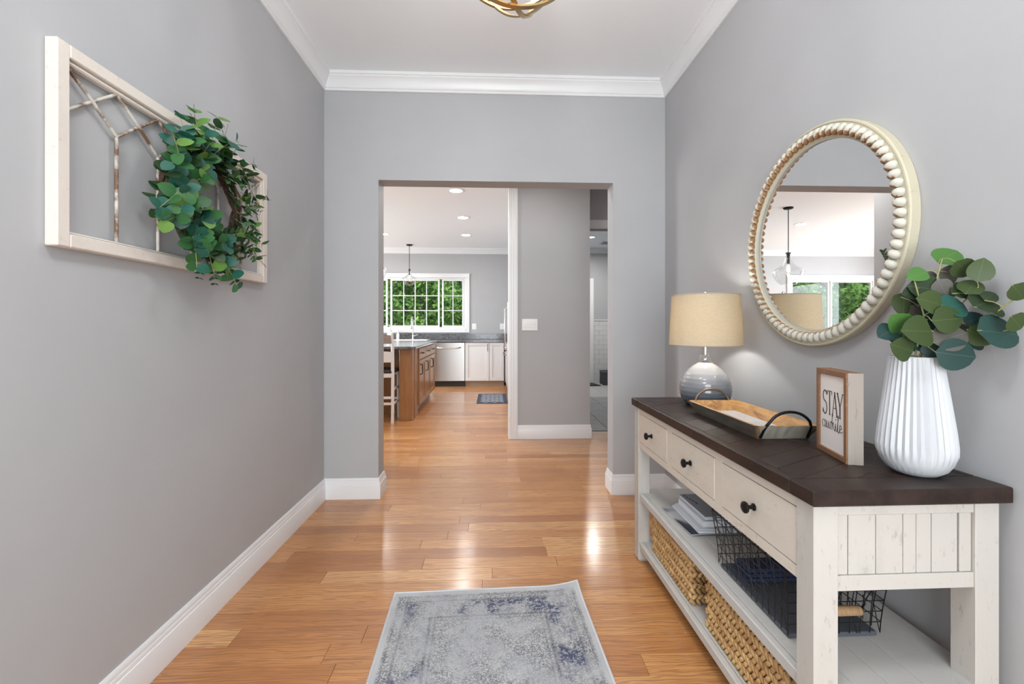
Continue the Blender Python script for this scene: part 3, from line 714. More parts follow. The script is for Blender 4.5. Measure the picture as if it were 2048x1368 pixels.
# ------------------------------------------------------------------ shelves: baskets, magazines
wick = M('water_hyacinth', (.58, .38, .17), .65, col2=(.33, .17, .06), nscale=22, lo=.38, hi=.68, bmp=(160, .3), rand=4)
lump = MB().ell((0, 0, 0), (1, 1, 1), 6, 5)
def wicker(name, label, x0, x1, y0, y1, z0, z1):
    o = thing(name, label, 'basket', (0, 0, 0), 0, 'wicker baskets on the lower shelf')
    o.location = (x0, y0, z0); W_, L_ = x1-x0, y1-y0; H_ = z1-z0
    liner = M('basket_liner', (.16, .085, .035), .8)
    m = MB(); m.box(.012, W_-.012, .012, L_-.012, .004, .016)
    for q in ((.010, .018, .010, L_-.010), (W_-.018, W_-.010, .010, L_-.010), (.018, W_-.018, .010, .018), (.018, W_-.018, L_-.018, L_-.010)): m.box(*q, .016, H_-.008)
    m.build('core', liner, o)
    rh = .0215; n = int(H_/rh)
    for r in range(n):
        mb = MB(); z = (r+.5)*H_/n
        for (ax, ln, fx) in (('y', L_, 0), ('x', W_, 0), ('y', L_, W_), ('x', W_, L_)):
            c = int(ln/.0225)
            for i in range(c):
                s = (i+.5+(.5 if r % 2 else 0)*.6)*ln/c
                if s > ln-.006: continue
                ang = (.85 if (r % 2) else -.85)+random.uniform(-.2, .2)
                rr = Matrix.Rotation(ang, 3, 'X') if ax == 'y' else Matrix.Rotation(-ang, 3, 'Y')
                off = .006 if fx == 0 else -.006
                p = (fx+off, s, z+random.uniform(-.001, .001)) if ax == 'y' else (s, fx+off, z)
                rad = (.0085, .0195, .0080) if ax == 'y' else (.0195, .0085, .0080)
                mb.ell(p, rad, 6, 5, rr)
        mb.build('braided_row', wick, o, 80)
    rim = [(0.006, .006, H_), (W_-.006, .006, H_), (W_-.006, L_-.006, H_), (.006, L_-.006, H_)]
    MB().tube(rim, .008, 8, True).build('rim', wick, o, 60)
    MB().tube([(.02, -.002, H_*.45), (W_*.35, -.018, H_*.30), (W_*.6, -.018, H_*.30), (W_-.03, -.002, H_*.45)], .0028, 6).build('jute_loop', M('jute_cord', (.42, .32, .20), .8), o, 60)
    return o
wicker('wicker_basket', 'woven water hyacinth basket on the lower shelf, nearer the kitchen opening', .785, 1.145, 1.735, 2.175, .1035, .300)
wicker('wicker_basket', 'woven water hyacinth basket on the lower shelf, nearest the viewer', .785, 1.145, 1.145, 1.620, .1035, .300)

wire = M('dark_wire', (.018, .018, .020), .5, metal=.5)
plate = M('slate_tray', (.075, .082, .10), .6)
WB = thing('wire_basket', 'dark wire mesh basket with jute wrapped handle on the middle shelf', 'basket', (.81, 1.19, .3545), 0)
bw_, bl_, bh_ = .262, .375, .185; fl = .018
def bpt(s, t, z):   # point on the flared side: s along perimeter side index, t 0..1
    e = fl*(z/bh_)**1.5
    if s == 0: return (-e, -e+(bl_+2*e)*t, z+.012)
    if s == 1: return (-e+(bw_+2*e)*t, bl_+e, z+.012)
    if s == 2: return (bw_+e, bl_+e-(bl_+2*e)*t, z+.012)
    return (bw_+e-(bw_+2*e)*t, -e, z+.012)
MB().cbox(.004, bw_-.004, .004, bl_-.004, 0, .012, .002).build('base_tray', plate, WB)
for s in range(4):
    ln = bl_ if s % 2 == 0 else bw_
    n = round(ln/.028)
    for i in range(n+1):
        sk = random.uniform(-.006, .006)
        MB().tube([bpt(s, min(1, max(0, i/n+sk*k)), bh_*k/5) for k in range(6)], .0014, 5).build('upright_wire', wire, WB, 60)
for k in range(1, 7):
    z = bh_*k/6
    ring = [bpt(s, t/4, z) for s in range(4) for t in range(4)]
    MB().tube(ring, .0024 if k == 6 else .0014, 5, True).build('hoop_wire', wire, WB, 60)
dg = MB()
for s in range(4):
    ln = bl_ if s % 2 == 0 else bw_; n = round(ln/.07)
    for i in range(n):
        dg.tube([bpt(s, i/n+.9/n*k/5, bh_*k/5) for k in range(6)], .0013, 5)
dg.build('brace_wire', wire, WB, 60)
jute = M('jute_wrap', (.40, .26, .14), .85, col2=(.28, .17, .08), nscale=60, stretch=(8, 1, 1), bmp=(120, .6, (4, 1, 1)))
hd = MB().tube([(bw_*.25, -.02, bh_-.055), (bw_*.25, -.026, bh_-.075), (bw_*.30, -.03, bh_-.09), (bw_*.70, -.03, bh_-.09), (bw_*.75, -.026, bh_-.075), (bw_*.75, -.02, bh_-.055)], .0025, 6).build('handle', wire, WB, 60)
MB().lathe([(.009, -.05), (.0125, -.047), (.0125, .047), (.009, .05)], 14, (bw_*.5, -.03, bh_-.09), 'x').build('jute_grip', jute, hd, 60)
CLO = thing('folded_cloth', 'folded navy cloth lying inside the dark wire basket', 'cloth')
CLO.location = (.835, 1.43, .3675)
navy = M('navy_cloth', (.012, .022, .06), .9, col2=(.02, .035, .09), nscale=30)
for k in range(3): MB().cbox(.004*k, .20-.004*k, .003*k, .095-.004*k, .0005+.014*k, .0135+.014*k, .005).build('fold_layer', navy, CLO)

magc = M('magazine_dark_cover', (.015, .020, .035), .3, col2=(.45, .47, .50), nscale=4.5, lo=.47, hi=.53, detail=1)
white = M('paper_white', (.74, .76, .80), .6); pale = M('paper_pale', (.62, .66, .72), .5); greyb = M('cover_grey', (.26, .30, .36), .45)
def mag(label, cat, x, y, z, w, l, h, rz, cover, pages):
    o = thing('magazine' if cat == 'magazine' else 'book', label, cat, (x, y, z), rz, 'reading matter on the middle shelf')
    MB().cbox(.001, w-.003, .002, l-.002, .0012, h-.0012, .0004).build('pages', pages, o)
    MB().cbox(0, w, 0, l, h-.0012, h, .0004).build('front_cover', cover, o); MB().cbox(0, w, 0, l, 0, .0012, .0004).build('back_cover', cover, o)
    MB().cbox(w-.0012, w, 0, l, .0012, h-.0012, .0003).build('spine', cover, o)
    return o
z = .3545
mag('dark glossy magazine at the bottom of the pile on the middle shelf', 'magazine', .812, 1.790, z, .215, .280, .006, .07, magc, white)
mag('thin white catalogue second from the bottom of the pile', 'magazine', .845, 1.795, z+.0065, .210, .275, .009, .0, white, white)
mag('pale blue catalogue third from the bottom of the pile', 'magazine', .850, 1.800, z+.0160, .205, .270, .006, -.03, pale, white)
mag('thick white paperback second from the top of the pile', 'book', .872, 1.815, z+.0225, .195, .250, .024, .0, white, white)
gb = mag('grey magazine with black print on top of the pile', 'magazine', .885, 1.822, z+.0470, .190, .250, .016, .02, greyb, pale)
pr = MB(); yy = .238
for k in range(5): l = random.uniform(.012, .024); pr.box(.012+.004*k % .02, .019+.004*k % .02, yy-l, yy, .016, .0163); yy -= l+.006
pr.build('print', ink, gb)
KB = thing('keepsake_box', 'dark brown wooden box behind the magazines on the middle shelf', 'box', (1.095, 1.79, .3545))
bxm = M('dark_brown_wood', (.035, .020, .014), .5)
MB().cbox(0, .09, 0, .27, 0, .125, .003).build('body', bxm, KB); MB().cbox(-.003, .093, -.003, .273, .1255, .150, .003).build('lid', bxm, KB)

# ------------------------------------------------------------------ round beaded mirror
mframe = distressed('cream_chippy_paint', (.54, .50, .375), (.36, .24, .14), .5, (1, 1, 1))
def beadmat():
    m, nt, b = new('worn_bead_paint')
    tc = nd(nt, 'ShaderNodeTexCoord'); sp = nd(nt, 'ShaderNodeSeparateXYZ'); nt.links.new(tc.outputs['Object'], sp.inputs[0])
    oi = nd(nt, 'ShaderNodeObjectInfo'); v = coords(nt, 'Object', (60, 60, 60), 50); nz = noise(nt, v, 1.7, 4, .7)
    # worn brown streak on the inner flank of each bead
    a1 = nd(nt, 'ShaderNodeMath', operation='MULTIPLY_ADD'); a1.inputs[1].default_value = 24; nt.links.new(sp.outputs['Z'], a1.inputs[0]); nt.links.new(nz, a1.inputs[2])
    a0 = nd(nt, 'ShaderNodeMath', operation='MULTIPLY_ADD'); a0.inputs[1].default_value = -17; nt.links.new(sp.outputs['Y'], a0.inputs[0]); nt.links.new(a1.outputs[0], a0.inputs[2]); a1 = a0
    f = ramp(nt, a1.outputs[0], [(.64, 0.0), (.78, 1.0)])
    a2 = nd(nt, 'ShaderNodeMath', operation='LESS_THAN'); a2.inputs[1].default_value = .014; nt.links.new(sp.outputs['Y'], a2.inputs[0])
    mu = nd(nt, 'ShaderNodeMath', operation='MULTIPLY'); nt.links.new(f, mu.inputs[0]); nt.links.new(a2.outputs[0], mu.inputs[1])
    c = mix(nt, mu.outputs[0], (.60, .585, .51), (.26, .125, .045)); nt.links.new(c, b.inputs['Base Color']); b.inputs['Roughness'].default_value = .55
    return m
MR = thing('round_mirror', 'round wall mirror with whitewashed wooden bead frame above the console', 'mirror', (XR, 1.652, 1.553))
# lathe around x: z value negative = towards the room
MB().lathe([(.385, -.001), (.412, -.001), (.414, -.030), (.411, -.034), (.406, -.0345), (.404, -.031), (.400, -.032), (.362, -.030), (.360, -.024), (.356, -.022), (.356, -.012), (.385, -.012)], 128, axis='x', caps=False).build('frame', mframe, MR, 35)
MB().lathe([(0.0, -.0150), (.357, -.0150)], 96, axis='x', caps=False).build('mirror_glass', M('mirror_silver', (.86, .87, .87), .0, metal=1), MR)
MB().lathe([(0.01, -.002), (.386, -.002), (.386, -.006), (.01, -.006)], 64, axis='x', caps=False).build('backing', black, MR)
lipm = distressed('inner_lip_paint', (.50, .485, .43), (.30, .20, .12), .4)
MB().lathe([(.352, -.0155), (.352, -.022), (.355, -.0235), (.3575, -.0215), (.3575, -.0155)], 128, axis='x', caps=False).build('inner_lip', lipm, MR, 40)
bead = MB().ell((0, 0, 0), (.0165, .0205, .0148), 14, 9).mesh('bead', 80); bead.materials.append(beadmat())
NB = 78
for k in range(NB):
    a = 2*math.pi*k/NB
    o = link('bead', bead, MR, (-.034, .381*math.cos(a), .381*math.sin(a)), (a, 0, 0))
    o.rotation_euler = (a+.22, 0, 0)

# ------------------------------------------------------------------ window-frame wall decor + wreath
fw_ = distressed('chippy_white_frame', (.70, .64, .58), (.45, .30, .19), .45, (1, 1, 1))
WD = thing('window_frame_decor', 'distressed white wooden window frame hung on the left wall', 'wall decor', (XL, 1.222, 1.430))
FL, FH, FT, FS = 1.094, .552, .034, .037
def profrail(m, q):  m.cbox(*q, .003)
for nm, q in (('rail', (0, FT, FS, FL-FS, 0, FS)), ('rail', (0, FT, FS, FL-FS, FH-FS, FH)), ('stile', (0, FT, 0, FS, 0, FH)), ('stile', (0, FT, FL-FS, FL, 0, FH))):
    MB().cbox(*q, .003).build(nm, fw_, WD)
bead_ = MB(); e = FS
bead_.cbox(0, FT-.010, e, FL-e, e, e+.008, .003); bead_.cbox(0, FT-.010, e, FL-e, FH-e-.014, FH-e, .004); bead_.cbox(0, FT-.010, e, e+.008, e, FH-e, .003); bead_.cbox(0, FT-.010, FL-e-.008, FL-e, e, FH-e, .003)
bead_.build('glazing_bead', fw_, WD)
came = M('rusty_came', (.55, .52, .47), .55, col2=(.16, .085, .045), nscale=16, lo=.44, hi=.58, bmp=(60, .5), detail=5)
nb = 6; y0, y1 = FS, FL-FS; dx_ = (y1-y0)/nb; zb_, zs, zt2 = FS, FS+.335, FH-FS-.012; xc = .016
for k in range(1, nb): MB().tube([(xc, y0+dx_*k, zb_), (xc, y0+dx_*k, (zb_+zs)/2), (xc, y0+dx_*k, zs)], .0052, 8).build('muntin', came, WD, 60)
for k in range(nb):
    a, b = y0+dx_*k, y0+dx_*(k+1)
    zl = zs
    MB().tube([(xc, a, zl), (xc-.002, (a+b)/2, (zl+zt2)/2), (xc, b, zt2)], .0050, 8).build('muntin', came, WD, 60)
    MB().tube([(xc, a, zt2), (xc+.003, (a+b)/2, (zl+zt2)/2), (xc, b, zl)], .0050, 8).build('muntin', came, WD, 60)

WR = thing('eucalyptus_wreath', 'round green eucalyptus wreath hanging on the window frame decor', 'wreath', (XL+.050, 1.795, 1.706)); WR.scale = (1.16, 1.12, .96)
vine = M('grapevine', (.055, .032, .020), .8, col2=(.11, .065, .035), nscale=30)
for k in range(6):
    ph = random.uniform(0, 6.28); rr_ = .185+random.uniform(-.016, .016)
    MB().tube([(.0+.012*math.sin(5*t*math.pi/24+ph), (rr_+.012*math.cos(4*t*math.pi/24+ph))*math.cos(t*math.pi/24), (rr_+.012*math.cos(4*t*math.pi/24+ph))*math.sin(t*math.pi/24)) for t in range(48)], .0055, 6, True).build('vine_ring', vine, WR, 60)
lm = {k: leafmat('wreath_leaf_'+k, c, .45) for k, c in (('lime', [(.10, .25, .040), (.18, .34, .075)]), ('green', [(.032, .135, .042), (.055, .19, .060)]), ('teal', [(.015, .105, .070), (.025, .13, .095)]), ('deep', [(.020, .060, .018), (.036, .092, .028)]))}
rl = leafmesh('leaf', 1.0, .90, .08, 0, .12); rl.materials.append(lm['green'])
ll = leafmesh('leaf', 1.0, .55, .10, .1, .15); ll.materials.append(lm['green'])
rw = random.Random(5)
NS = 50
for k in range(NS):
    a = 2*math.pi*(k+rw.uniform(-.3, .3))/NS
    lay = k % 3
    er = Vector((0, math.cos(a), math.sin(a))); et = Vector((0, -math.sin(a), math.cos(a)))
    r0 = (.150, .185, .215)[lay]+rw.uniform(-.01, .01)
    inward = lay == 0 and rw.random() < .75
    out = (-.25 if inward else (.75, .9, 1.0)[lay]) + rw.uniform(-.15, .2)
    left = max(0, -math.cos(a))
    droop = Vector((0, 0, -.25 if math.sin(a) < 0 else .10))
    d = (er*out + et*rw.choice((-1, 1))*rw.uniform(.25, .85) + Vector((rw.uniform(.35, .85) if lay < 2 else rw.uniform(.1, .45), 0, 0)) + droop).normalized()
    p = Vector((.022+.010*lay+.018*left, 0, 0)) + er*r0
    n = 3; ln = (.062 if inward else .080)+rw.uniform(0, .026)
    if lay == 2: ln += .03
    pts = [p + d*ln*t/5 + Vector((-.010*(t/5)**2, 0, -.010*(t/5)**2)) for t in range(6)]
    pts = [Vector((max(q.x, -.045), q.y, q.z)) for q in pts]
    big_ = math.cos(a) < .25
    sg = MB().tube(pts, [.0016-.0008*t/5 for t in range(6)], 5).build('sprig', stemm, WR, 60)
    side = d.cross(Vector((rw.uniform(.3, 1), rw.uniform(-.5, .5), rw.uniform(-.5, .5)))).normalized()
    for i in range(n):
        t = (i+.8)/n; q = p + d*ln*min(1, t) + Vector((-.010*t*t, 0, -.010*t*t))
        for s in (-1, 1):
            xd = (side*s + d*.45 + Vector((rw.uniform(-.2, .2), rw.uniform(-.2, .2), rw.uniform(-.2, .2)))).normalized()
            nr = er*.55 + Vector((.75, -.25, .25)) + Vector((rw.uniform(-.35, .35), rw.uniform(-.35, .35), rw.uniform(-.35, .35)))
            sz = (rw.uniform(.046, .060) if big_ else rw.uniform(.036, .048))*(1-.12*i)
            zz = q.z
            r_ = rw.random()
            key = ('lime' if r_ < .22 else 'green' if r_ < .6 else 'teal' if r_ < .9 else 'deep') if big_ else ('green' if r_ < .40 else 'deep' if r_ < .85 else 'lime')
            if zz < -.02 and big_: key = 'teal' if r_ < .5 else 'green' if r_ < .9 else 'lime'
            q2 = Vector((max(q.x, -.010), q.y, q.z))
            leaf(rl if big_ else ll, q2, xd, nr, sz, sg, lm[key])
        side = Matrix.Rotation(1.5, 3, d) @ side
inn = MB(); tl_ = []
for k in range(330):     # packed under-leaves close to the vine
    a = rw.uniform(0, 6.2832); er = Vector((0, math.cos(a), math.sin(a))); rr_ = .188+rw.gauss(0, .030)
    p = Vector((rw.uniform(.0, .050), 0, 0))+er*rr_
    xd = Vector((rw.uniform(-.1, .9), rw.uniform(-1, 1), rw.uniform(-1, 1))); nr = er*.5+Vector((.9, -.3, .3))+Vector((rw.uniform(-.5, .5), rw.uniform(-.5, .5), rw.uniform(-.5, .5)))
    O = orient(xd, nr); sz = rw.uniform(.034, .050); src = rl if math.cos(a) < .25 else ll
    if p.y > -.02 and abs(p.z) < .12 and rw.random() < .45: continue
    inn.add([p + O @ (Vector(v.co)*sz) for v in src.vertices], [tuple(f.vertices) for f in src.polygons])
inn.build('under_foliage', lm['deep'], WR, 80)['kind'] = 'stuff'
for (a, ln) in ((1.9, .085), (1.35, .10), (.55, .09), (.15, .085), (-.25, .08), (-.6, .075), (-1.5, .085), (-1.75, .075)):   # fine straggling tips
    er = Vector((0, math.cos(a), math.sin(a))); p = Vector((.02, 0, 0))+er*.255
    sg = MB().tube([p, p+er*ln*.6+Vector((.01, 0, 0)), p+er*ln+Vector((.015, 0, .01))], .0011, 5).build('twig', thin, WR, 60)
    for i in range(3):
        q = p+er*ln*(.4+.28*i)
        for s in (-1, 1): leaf(ll, q, Vector((.4*s, -math.sin(a)*s, math.cos(a)*s))+er*.3, Vector((1, .2, .6)), .022-.003*i, sg, lm['deep'])

# ------------------------------------------------------------------ rug
def rugmat():
    m, nt, b = new('faded_oriental_rug')
    v = coords(nt, 'Object')
    sp = nd(nt, 'ShaderNodeSeparateXYZ'); nt.links.new(v, sp.inputs[0])
    def math_(op, a, b_=None, c_=None):
        n = nd(nt, 'ShaderNodeMath', operation=op)
        for i, q in enumerate((a, b_, c_)):
            if q is None: continue
            if isinstance(q, (int, float)): n.inputs[i].default_value = q
            else: nt.links.new(q, n.inputs[i])
        return n.outputs[0]
    ax = math_('ABSOLUTE', sp.outputs['X']); far = math_('SUBTRACT', 0.0, sp.outputs['Y'])     # object origin at the far edge centre
    ex = math_('SUBTRACT', .425, ax); edge = math_('MINIMUM', ex, far)
    base = mix(nt, ramp(nt, noise(nt, v, 7, 4), [(.3, 0.0), (.7, 1.0)]), (.37, .375, .40), (.49, .485, .485))
    # mirrored ornament, worn away in patches
    cb = nd(nt, 'ShaderNodeCombineXYZ'); nt.links.new(ax, cb.inputs[0]); nt.links.new(sp.outputs['Y'], cb.inputs[1]); cv = cb.outputs[0]
    o1 = noise(nt, cv, 24, 2, .5, 2.2); o2 = noise(nt, cv, 55, 2, .5, 2.5); o3 = noise(nt, v, 135, 3, .65, .6)
    orn = ramp(nt, math_('ABSOLUTE', math_('SUBTRACT', o1, .5)), [(.010, 1.0), (.030, 0.0)])
    orn2 = ramp(nt, o2, [(.57, 0.0), (.62, 1.0)])
    speck = ramp(nt, o3, [(.48, 0.0), (.54, 1.0)]); gate = ramp(nt, noise(nt, v, 150, 2, .6), [(.42, 0.0), (.52, 1.0)])
    wear = ramp(nt, noise(nt, v, 6.5, 4, .65), [(.38, 0.0), (.60, 1.0)])
    def line(d, w): return ramp(nt, math_('ABSOLUTE', math_('SUBTRACT', edge, d)), [(w, 1.0), (w*2.2, 0.0)])
    bands = math_('MAXIMUM', math_('MAXIMUM', line(.042, .002), line(.075, .003)), math_('MAXIMUM', line(.185, .004), line(.205, .002)))
    inner = ramp(nt, edge, [(.026, 0.0), (.034, 1.0)])
    cells = nd(nt, 'ShaderNodeTexVoronoi', feature='F1'); cells.inputs['Scale'].default_value = 48; nt.links.new(cv, cells.inputs['Vector'])
    dots = ramp(nt, cells.outputs['Distance'], [(.16, 1.0), (.24, 0.0)])
    inband = math_('MULTIPLY', ramp(nt, edge, [(.045, 0.0), (.05, 1.0)]), ramp(nt, edge, [(.070, 1.0), (.075, 0.0)]))
    inband = math_('MAXIMUM', inband, math_('MULTIPLY', ramp(nt, edge, [(.188, 0.0), (.192, 1.0)]), ramp(nt, edge, [(.225, 1.0), (.235, 0.0)])))
    f = math_('MAXIMUM', math_('MULTIPLY', orn, .9), math_('MULTIPLY', orn2, .85)); f = math_('MAXIMUM', f, bands); f = math_('MAXIMUM', f, math_('MULTIPLY', dots, inband))
    f = math_('MULTIPLY', f, math_('MULTIPLY', math_('MULTIPLY_ADD', wear, .65, .35), math_('MULTIPLY_ADD', gate, .60, .40)))
    f = math_('MAXIMUM', f, math_('MULTIPLY', math_('MULTIPLY', speck, math_('MULTIPLY_ADD', wear, .80, .20)), .75)); f = math_('MULTIPLY', f, inner)
    c = mix(nt, f, base, (.060, .065, .080))
    bl = ramp(nt, noise(nt, v, 6.0, 2, .5), [(.49, 0.0), (.57, 1.0)])
    bord = math_('MULTIPLY', ramp(nt, edge, [(.075, 0.0), (.085, 1.0)]), ramp(nt, edge, [(.165, 1.0), (.185, 0.0)]))
    blf = math_('MULTIPLY', math_('MULTIPLY', bl, bord), ramp(nt, noise(nt, v, 85, 3, .7), [(.44, 0.0), (.52, .92)]))
    c = mix(nt, blf, c, (.018, .030, .095))
    nt.links.new(c, b.inputs['Base Color']); b.inputs['Roughness'].default_value = .95; b.inputs['Sheen Weight'].default_value = .2
    bump(nt, b, noise(nt, v, 260, 2), .35, .002)
    return m
bind = M('rug_binding', (.56, .57, .60), .9, bmp=(200, .4))
RG = thing('runner_rug', 'faded grey and navy oriental rug on the hall floor', 'rug', (-.026, 2.048, 0), .035)
def rugz(x, y):
    q = max(0, (x-.25)/.17)*max(0, 1+y/.16); return .022*q*q if q > 0 else 0
m = MB(); NX, NY = 24, 40; RW, RLn = .418, 2.6
for top_ in (1, 0):
    off = len(m.v)
    vs = [(-RW+2*RW*i/NX, -RLn*(j/NY)**1.6, (.007 if top_ else .0005)+rugz(-RW+2*RW*i/NX, -RLn*(j/NY)**1.6)) for j in range(NY+1) for i in range(NX+1)]
    fs = [(j*(NX+1)+i, j*(NX+1)+i+1, (j+1)*(NX+1)+i+1, (j+1)*(NX+1)+i) for j in range(NY) for i in range(NX)]
    m.add(vs, [f[::-1] for f in fs] if top_ else fs)
m.build('pile', rugmat(), RG, 60)
bpts = [(-RW, -RLn*j/60, .005+rugz(-RW, -RLn*j/60)) for j in range(60, -1, -1)] + [(-RW+2*RW*i/40, 0, .005+rugz(-RW+2*RW*i/40, 0)) for i in range(1, 41)] + [(RW, -RLn*j/60, .005+rugz(RW, -RLn*j/60)) for j in range(1, 61)]
MB().tube(bpts, .0048, 6).build('binding', bind, RG, 60)

# ------------------------------------------------------------------ orb chandelier
gold = M('brushed_gold', (.50, .36, .18), .26, metal=1)
CHX, CHY, CHR = .082, 1.62, .240; CHZ = 2.380+CHR
CH = thing('orb_chandelier', 'gold ring orb chandelier hanging from the hall ceiling', 'chandelier', (CHX, CHY, CHZ))
def band(Rr, w, t, M3):
    m = MB(); n = 96; vs = []; fs = []
    for k in range(n):
        a = 2*math.pi*k/n
        for (dr, dw) in ((-t/2, -w/2), (t/2, -w/2), (t/2, w/2), (-t/2, w/2)):
            vs.append(M3 @ Vector(((Rr+dr)*math.cos(a), dw, (Rr+dr)*math.sin(a))))
    for k in range(n):
        j = (k+1) % n
        for q in range(4): l = (q+1) % 4; fs.append((k*4+q, k*4+l, j*4+l, j*4+q))
    m.add(vs, fs); m.fix = True; return m
for Rr, rz, rx in ((CHR, R(8), 0), (CHR-.006, R(68), R(0)), (CHR-.012, R(-52), R(28)), (CHR-.012, R(20), R(62))):
    band(Rr, .020, .007, Matrix.Rotation(rz, 3, 'Z') @ Matrix.Rotation(rx, 3, 'X')).build('ring', gold, CH, 40)
MB().tube([(0, 0, CHR-.005), (0, 0, ZC-CHZ-.02)], .006, 8).build('rod', gold, CH, 60)
MB().lathe([(.062, ZC-CHZ), (.062, ZC-CHZ-.012), (.050, ZC-CHZ-.022), (.012, ZC-CHZ-.028)], 32).build('ceiling_canopy', gold, CH, 40)
cl = MB(); cl.tube([(0, 0, CHR-.005), (0, 0, -.02)], .005, 8)
bm_ = MB()
for k in range(4):
    a = k*math.pi/2+.5; x, y = .075*math.cos(a), .075*math.sin(a)
    cl.tube([(0, 0, -.015), (x*.6, y*.6, -.025), (x, y, -.005)], .004, 6); cl.tube([(x, y, -.005), (x, y, .06)], .010, 10)
    bm_.ell((x, y, .085), (.014, .014, .028), 12, 8)
    pl = bpy.data.lights.new('chandelier_light', 'POINT'); pl.energy = 5.0; pl.color = (1, .99, .97); pl.shadow_soft_size = .03
    po = bpy.data.objects.new('chandelier_light', pl); COL.objects.link(po); po.location = (CHX+x*1.0, CHY+y*1.0, CHZ+.10)
cl.build('candle_cluster', gold, CH, 60)
for k in range(4):
    a = k*math.pi/2+.5; MB().ell((.075*math.cos(a), .075*math.sin(a), .085), (.014, .014, .028), 12, 8).build('bulb', bulbm, CH, 80)

FM = thing('hall_fill_light', 'unseen round fill light added on the hall ceiling nearer the entry', 'ceiling light', (.03, .35, ZC))  # unseen fixture added as fill light for the hall walls and floor
MB().lathe([(.29, 0), (.29, -.02), (.27, -.03), (.265, -.022)], 48).build('base', chrome, FM, 40)
MB().lathe([(.262, -.022), (.255, -.028), (.05, -.030), (.001, -.030)], 48, caps=False).build('diffuser', M('fill_diffuser', (.9, .9, .9), .5, emit=((1, .99, .97), 1.5)), FM, 60)
area('hall_fill_glow', (.03, .35, ZC-.036), (0, 0, 0), .52, .52, 12, (.97, .99, 1.0), 'DISK', 180)

# ------------------------------------------------------------------ switch plates and outlets
plastic = M('white_plastic', (.78, .78, .77), .3)
def switch(name, label, x, y, z, gangs, w, h):
    o = thing(name, label, 'switch' if gangs > 1 else 'outlet', (x, y, z))
    MB().cbox(-w/2, w/2, -.006, 0, -h/2, h/2, .003).build('plate', plastic, o)
    for k in range(gangs):
        cx = (k-(gangs-1)/2)*.046
        MB().cbox(cx-.016, cx+.016, -.009, -.005, -.033, .033, .001).build('rocker' if gangs > 1 else 'receptacle', plastic, o)
        t = MB(); t.cbox(cx-.005, cx+.005, -.020, -.008, -.002, .016, .002)
        if gangs > 1: t.build('toggle', plastic, o)
    return o
switch('light_switch', 'white triple light switch plate on the grey partition wall', .392, PY, 1.22, 3, .168, .124)
switch('wall_outlet', 'white outlet plate right beside the kitchen window casing', -.40, FY, 1.183, 1, .09, .125)
switch('wall_outlet', 'white outlet plate on the kitchen wall near the range', .19, FY, 1.183, 1, .09, .125)

# ------------------------------------------------------------------ recessed lights
lens = M('downlight_lens', (1, 1, 1), .5, emit=((1, .98, .95), 50))
lens2 = M('bath_downlight_lens', (1, 1, 1), .5, emit=((1, .98, .95), 14))
def downlight(label, x, y, power, zc=ZK, r=.075, ln=None):
    o = thing('recessed_light', label, 'ceiling light', (x, y, zc), 0, 'recessed ceiling lights')
    MB().lathe([(r+.022, 0), (r+.022, -.004), (r+.004, -.007), (r, -.004), (r, 0)], 32, caps=False).build('trim_ring', trimm, o, 50)
    MB().lathe([(0.001, -.0035), (r, -.0035), (r, -.001), (.001, -.001)], 32, caps=False).build('lens', ln or lens, o)
    area('downlight', (x, y, zc-.012), (0, 0, 0), r*2, r*2, power, (1, .97, .93), 'DISK', 170)
    return o
downlight('recessed ceiling light nearest the hall opening', -.445, 5.36, 7)
downlight('recessed ceiling light in the middle of the right kitchen row', -.452, 6.705, 7)
downlight('recessed ceiling light of the right row closest to the kitchen window', -.486, 8.011, 3)
downlight('recessed ceiling light left of the sink pendant, cut by the opening jamb', -1.934, 7.984, 3)
downlight('recessed ceiling light seen reflected in the round mirror', -2.46, 6.9, 24)
downlight('recessed ceiling light over the dining end', -4.6, 6.6, 22)
downlight('unseen ceiling light added to brighten the partition wall behind the opening', .45, 3.95, 2.2)  # lamp added out of view to lift the partition wall
downlight('unseen ceiling light added to brighten the left part of the hall behind the opening', -.75, 4.15, 4)  # second hidden lamp added to brighten this part of the hall
downlight('small recessed light in the bathroom ceiling', 1.80, 8.10, 24, r=.06, ln=lens2)

# ------------------------------------------------------------------ pendants
dkm = M('dark_bronze', (.018, .016, .015), .4, metal=.7)
fil = M('warm_filament_bulb', (1, .8, .5), .3, emit=((1, .72, .35), 5))
def pendant(label, x, y, drop, s):
    o = thing('glass_pendant', label, 'pendant light', (x, y, ZK), 0, 'clear glass pendant lights')
    MB().lathe([(.062, 0), (.062, -.014), (.052, -.022), (.008, -.026)], 28).build('ceiling_canopy', dkm, o, 40)
    MB().tube([(0, 0, -.02), (0, 0, -drop)], .0055, 8).build('rod', dkm, o, 60)
    MB().lathe([(.010, -drop+.01), (.034*s, -drop), (.036*s, -drop-.012), (.024*s, -drop-.016), (.018*s, -drop-.05), (.018*s, -drop-.10*s), (.022*s, -drop-.15*s), (.008, -drop-.155*s)], 20).build('socket', dkm, o, 40)
    pr = [(.036, 0), (.036, -.05), (.044, -.10), (.062, -.14), (.105, -.185), (.160, -.215), (.186, -.235), (.188, -.27), (.172, -.33), (.140, -.385), (.100, -.43)]
    MB().lathe([(r*s, -drop-.008+z*s) for r, z in pr], 40, caps=False).build('glass_shade', clear, o, 60)
    MB().ell((0, 0, -drop-.22*s), (.022*s, .022*s, .055*s), 12, 8).build('bulb', fil, o, 80)
pendant('clear glass pendant hanging over the kitchen sink window', -1.68, 9.02, .50, .72)
pendant('large clear glass pendant over the island, seen in the mirror', -1.60, 5.95, .62, 1.0)

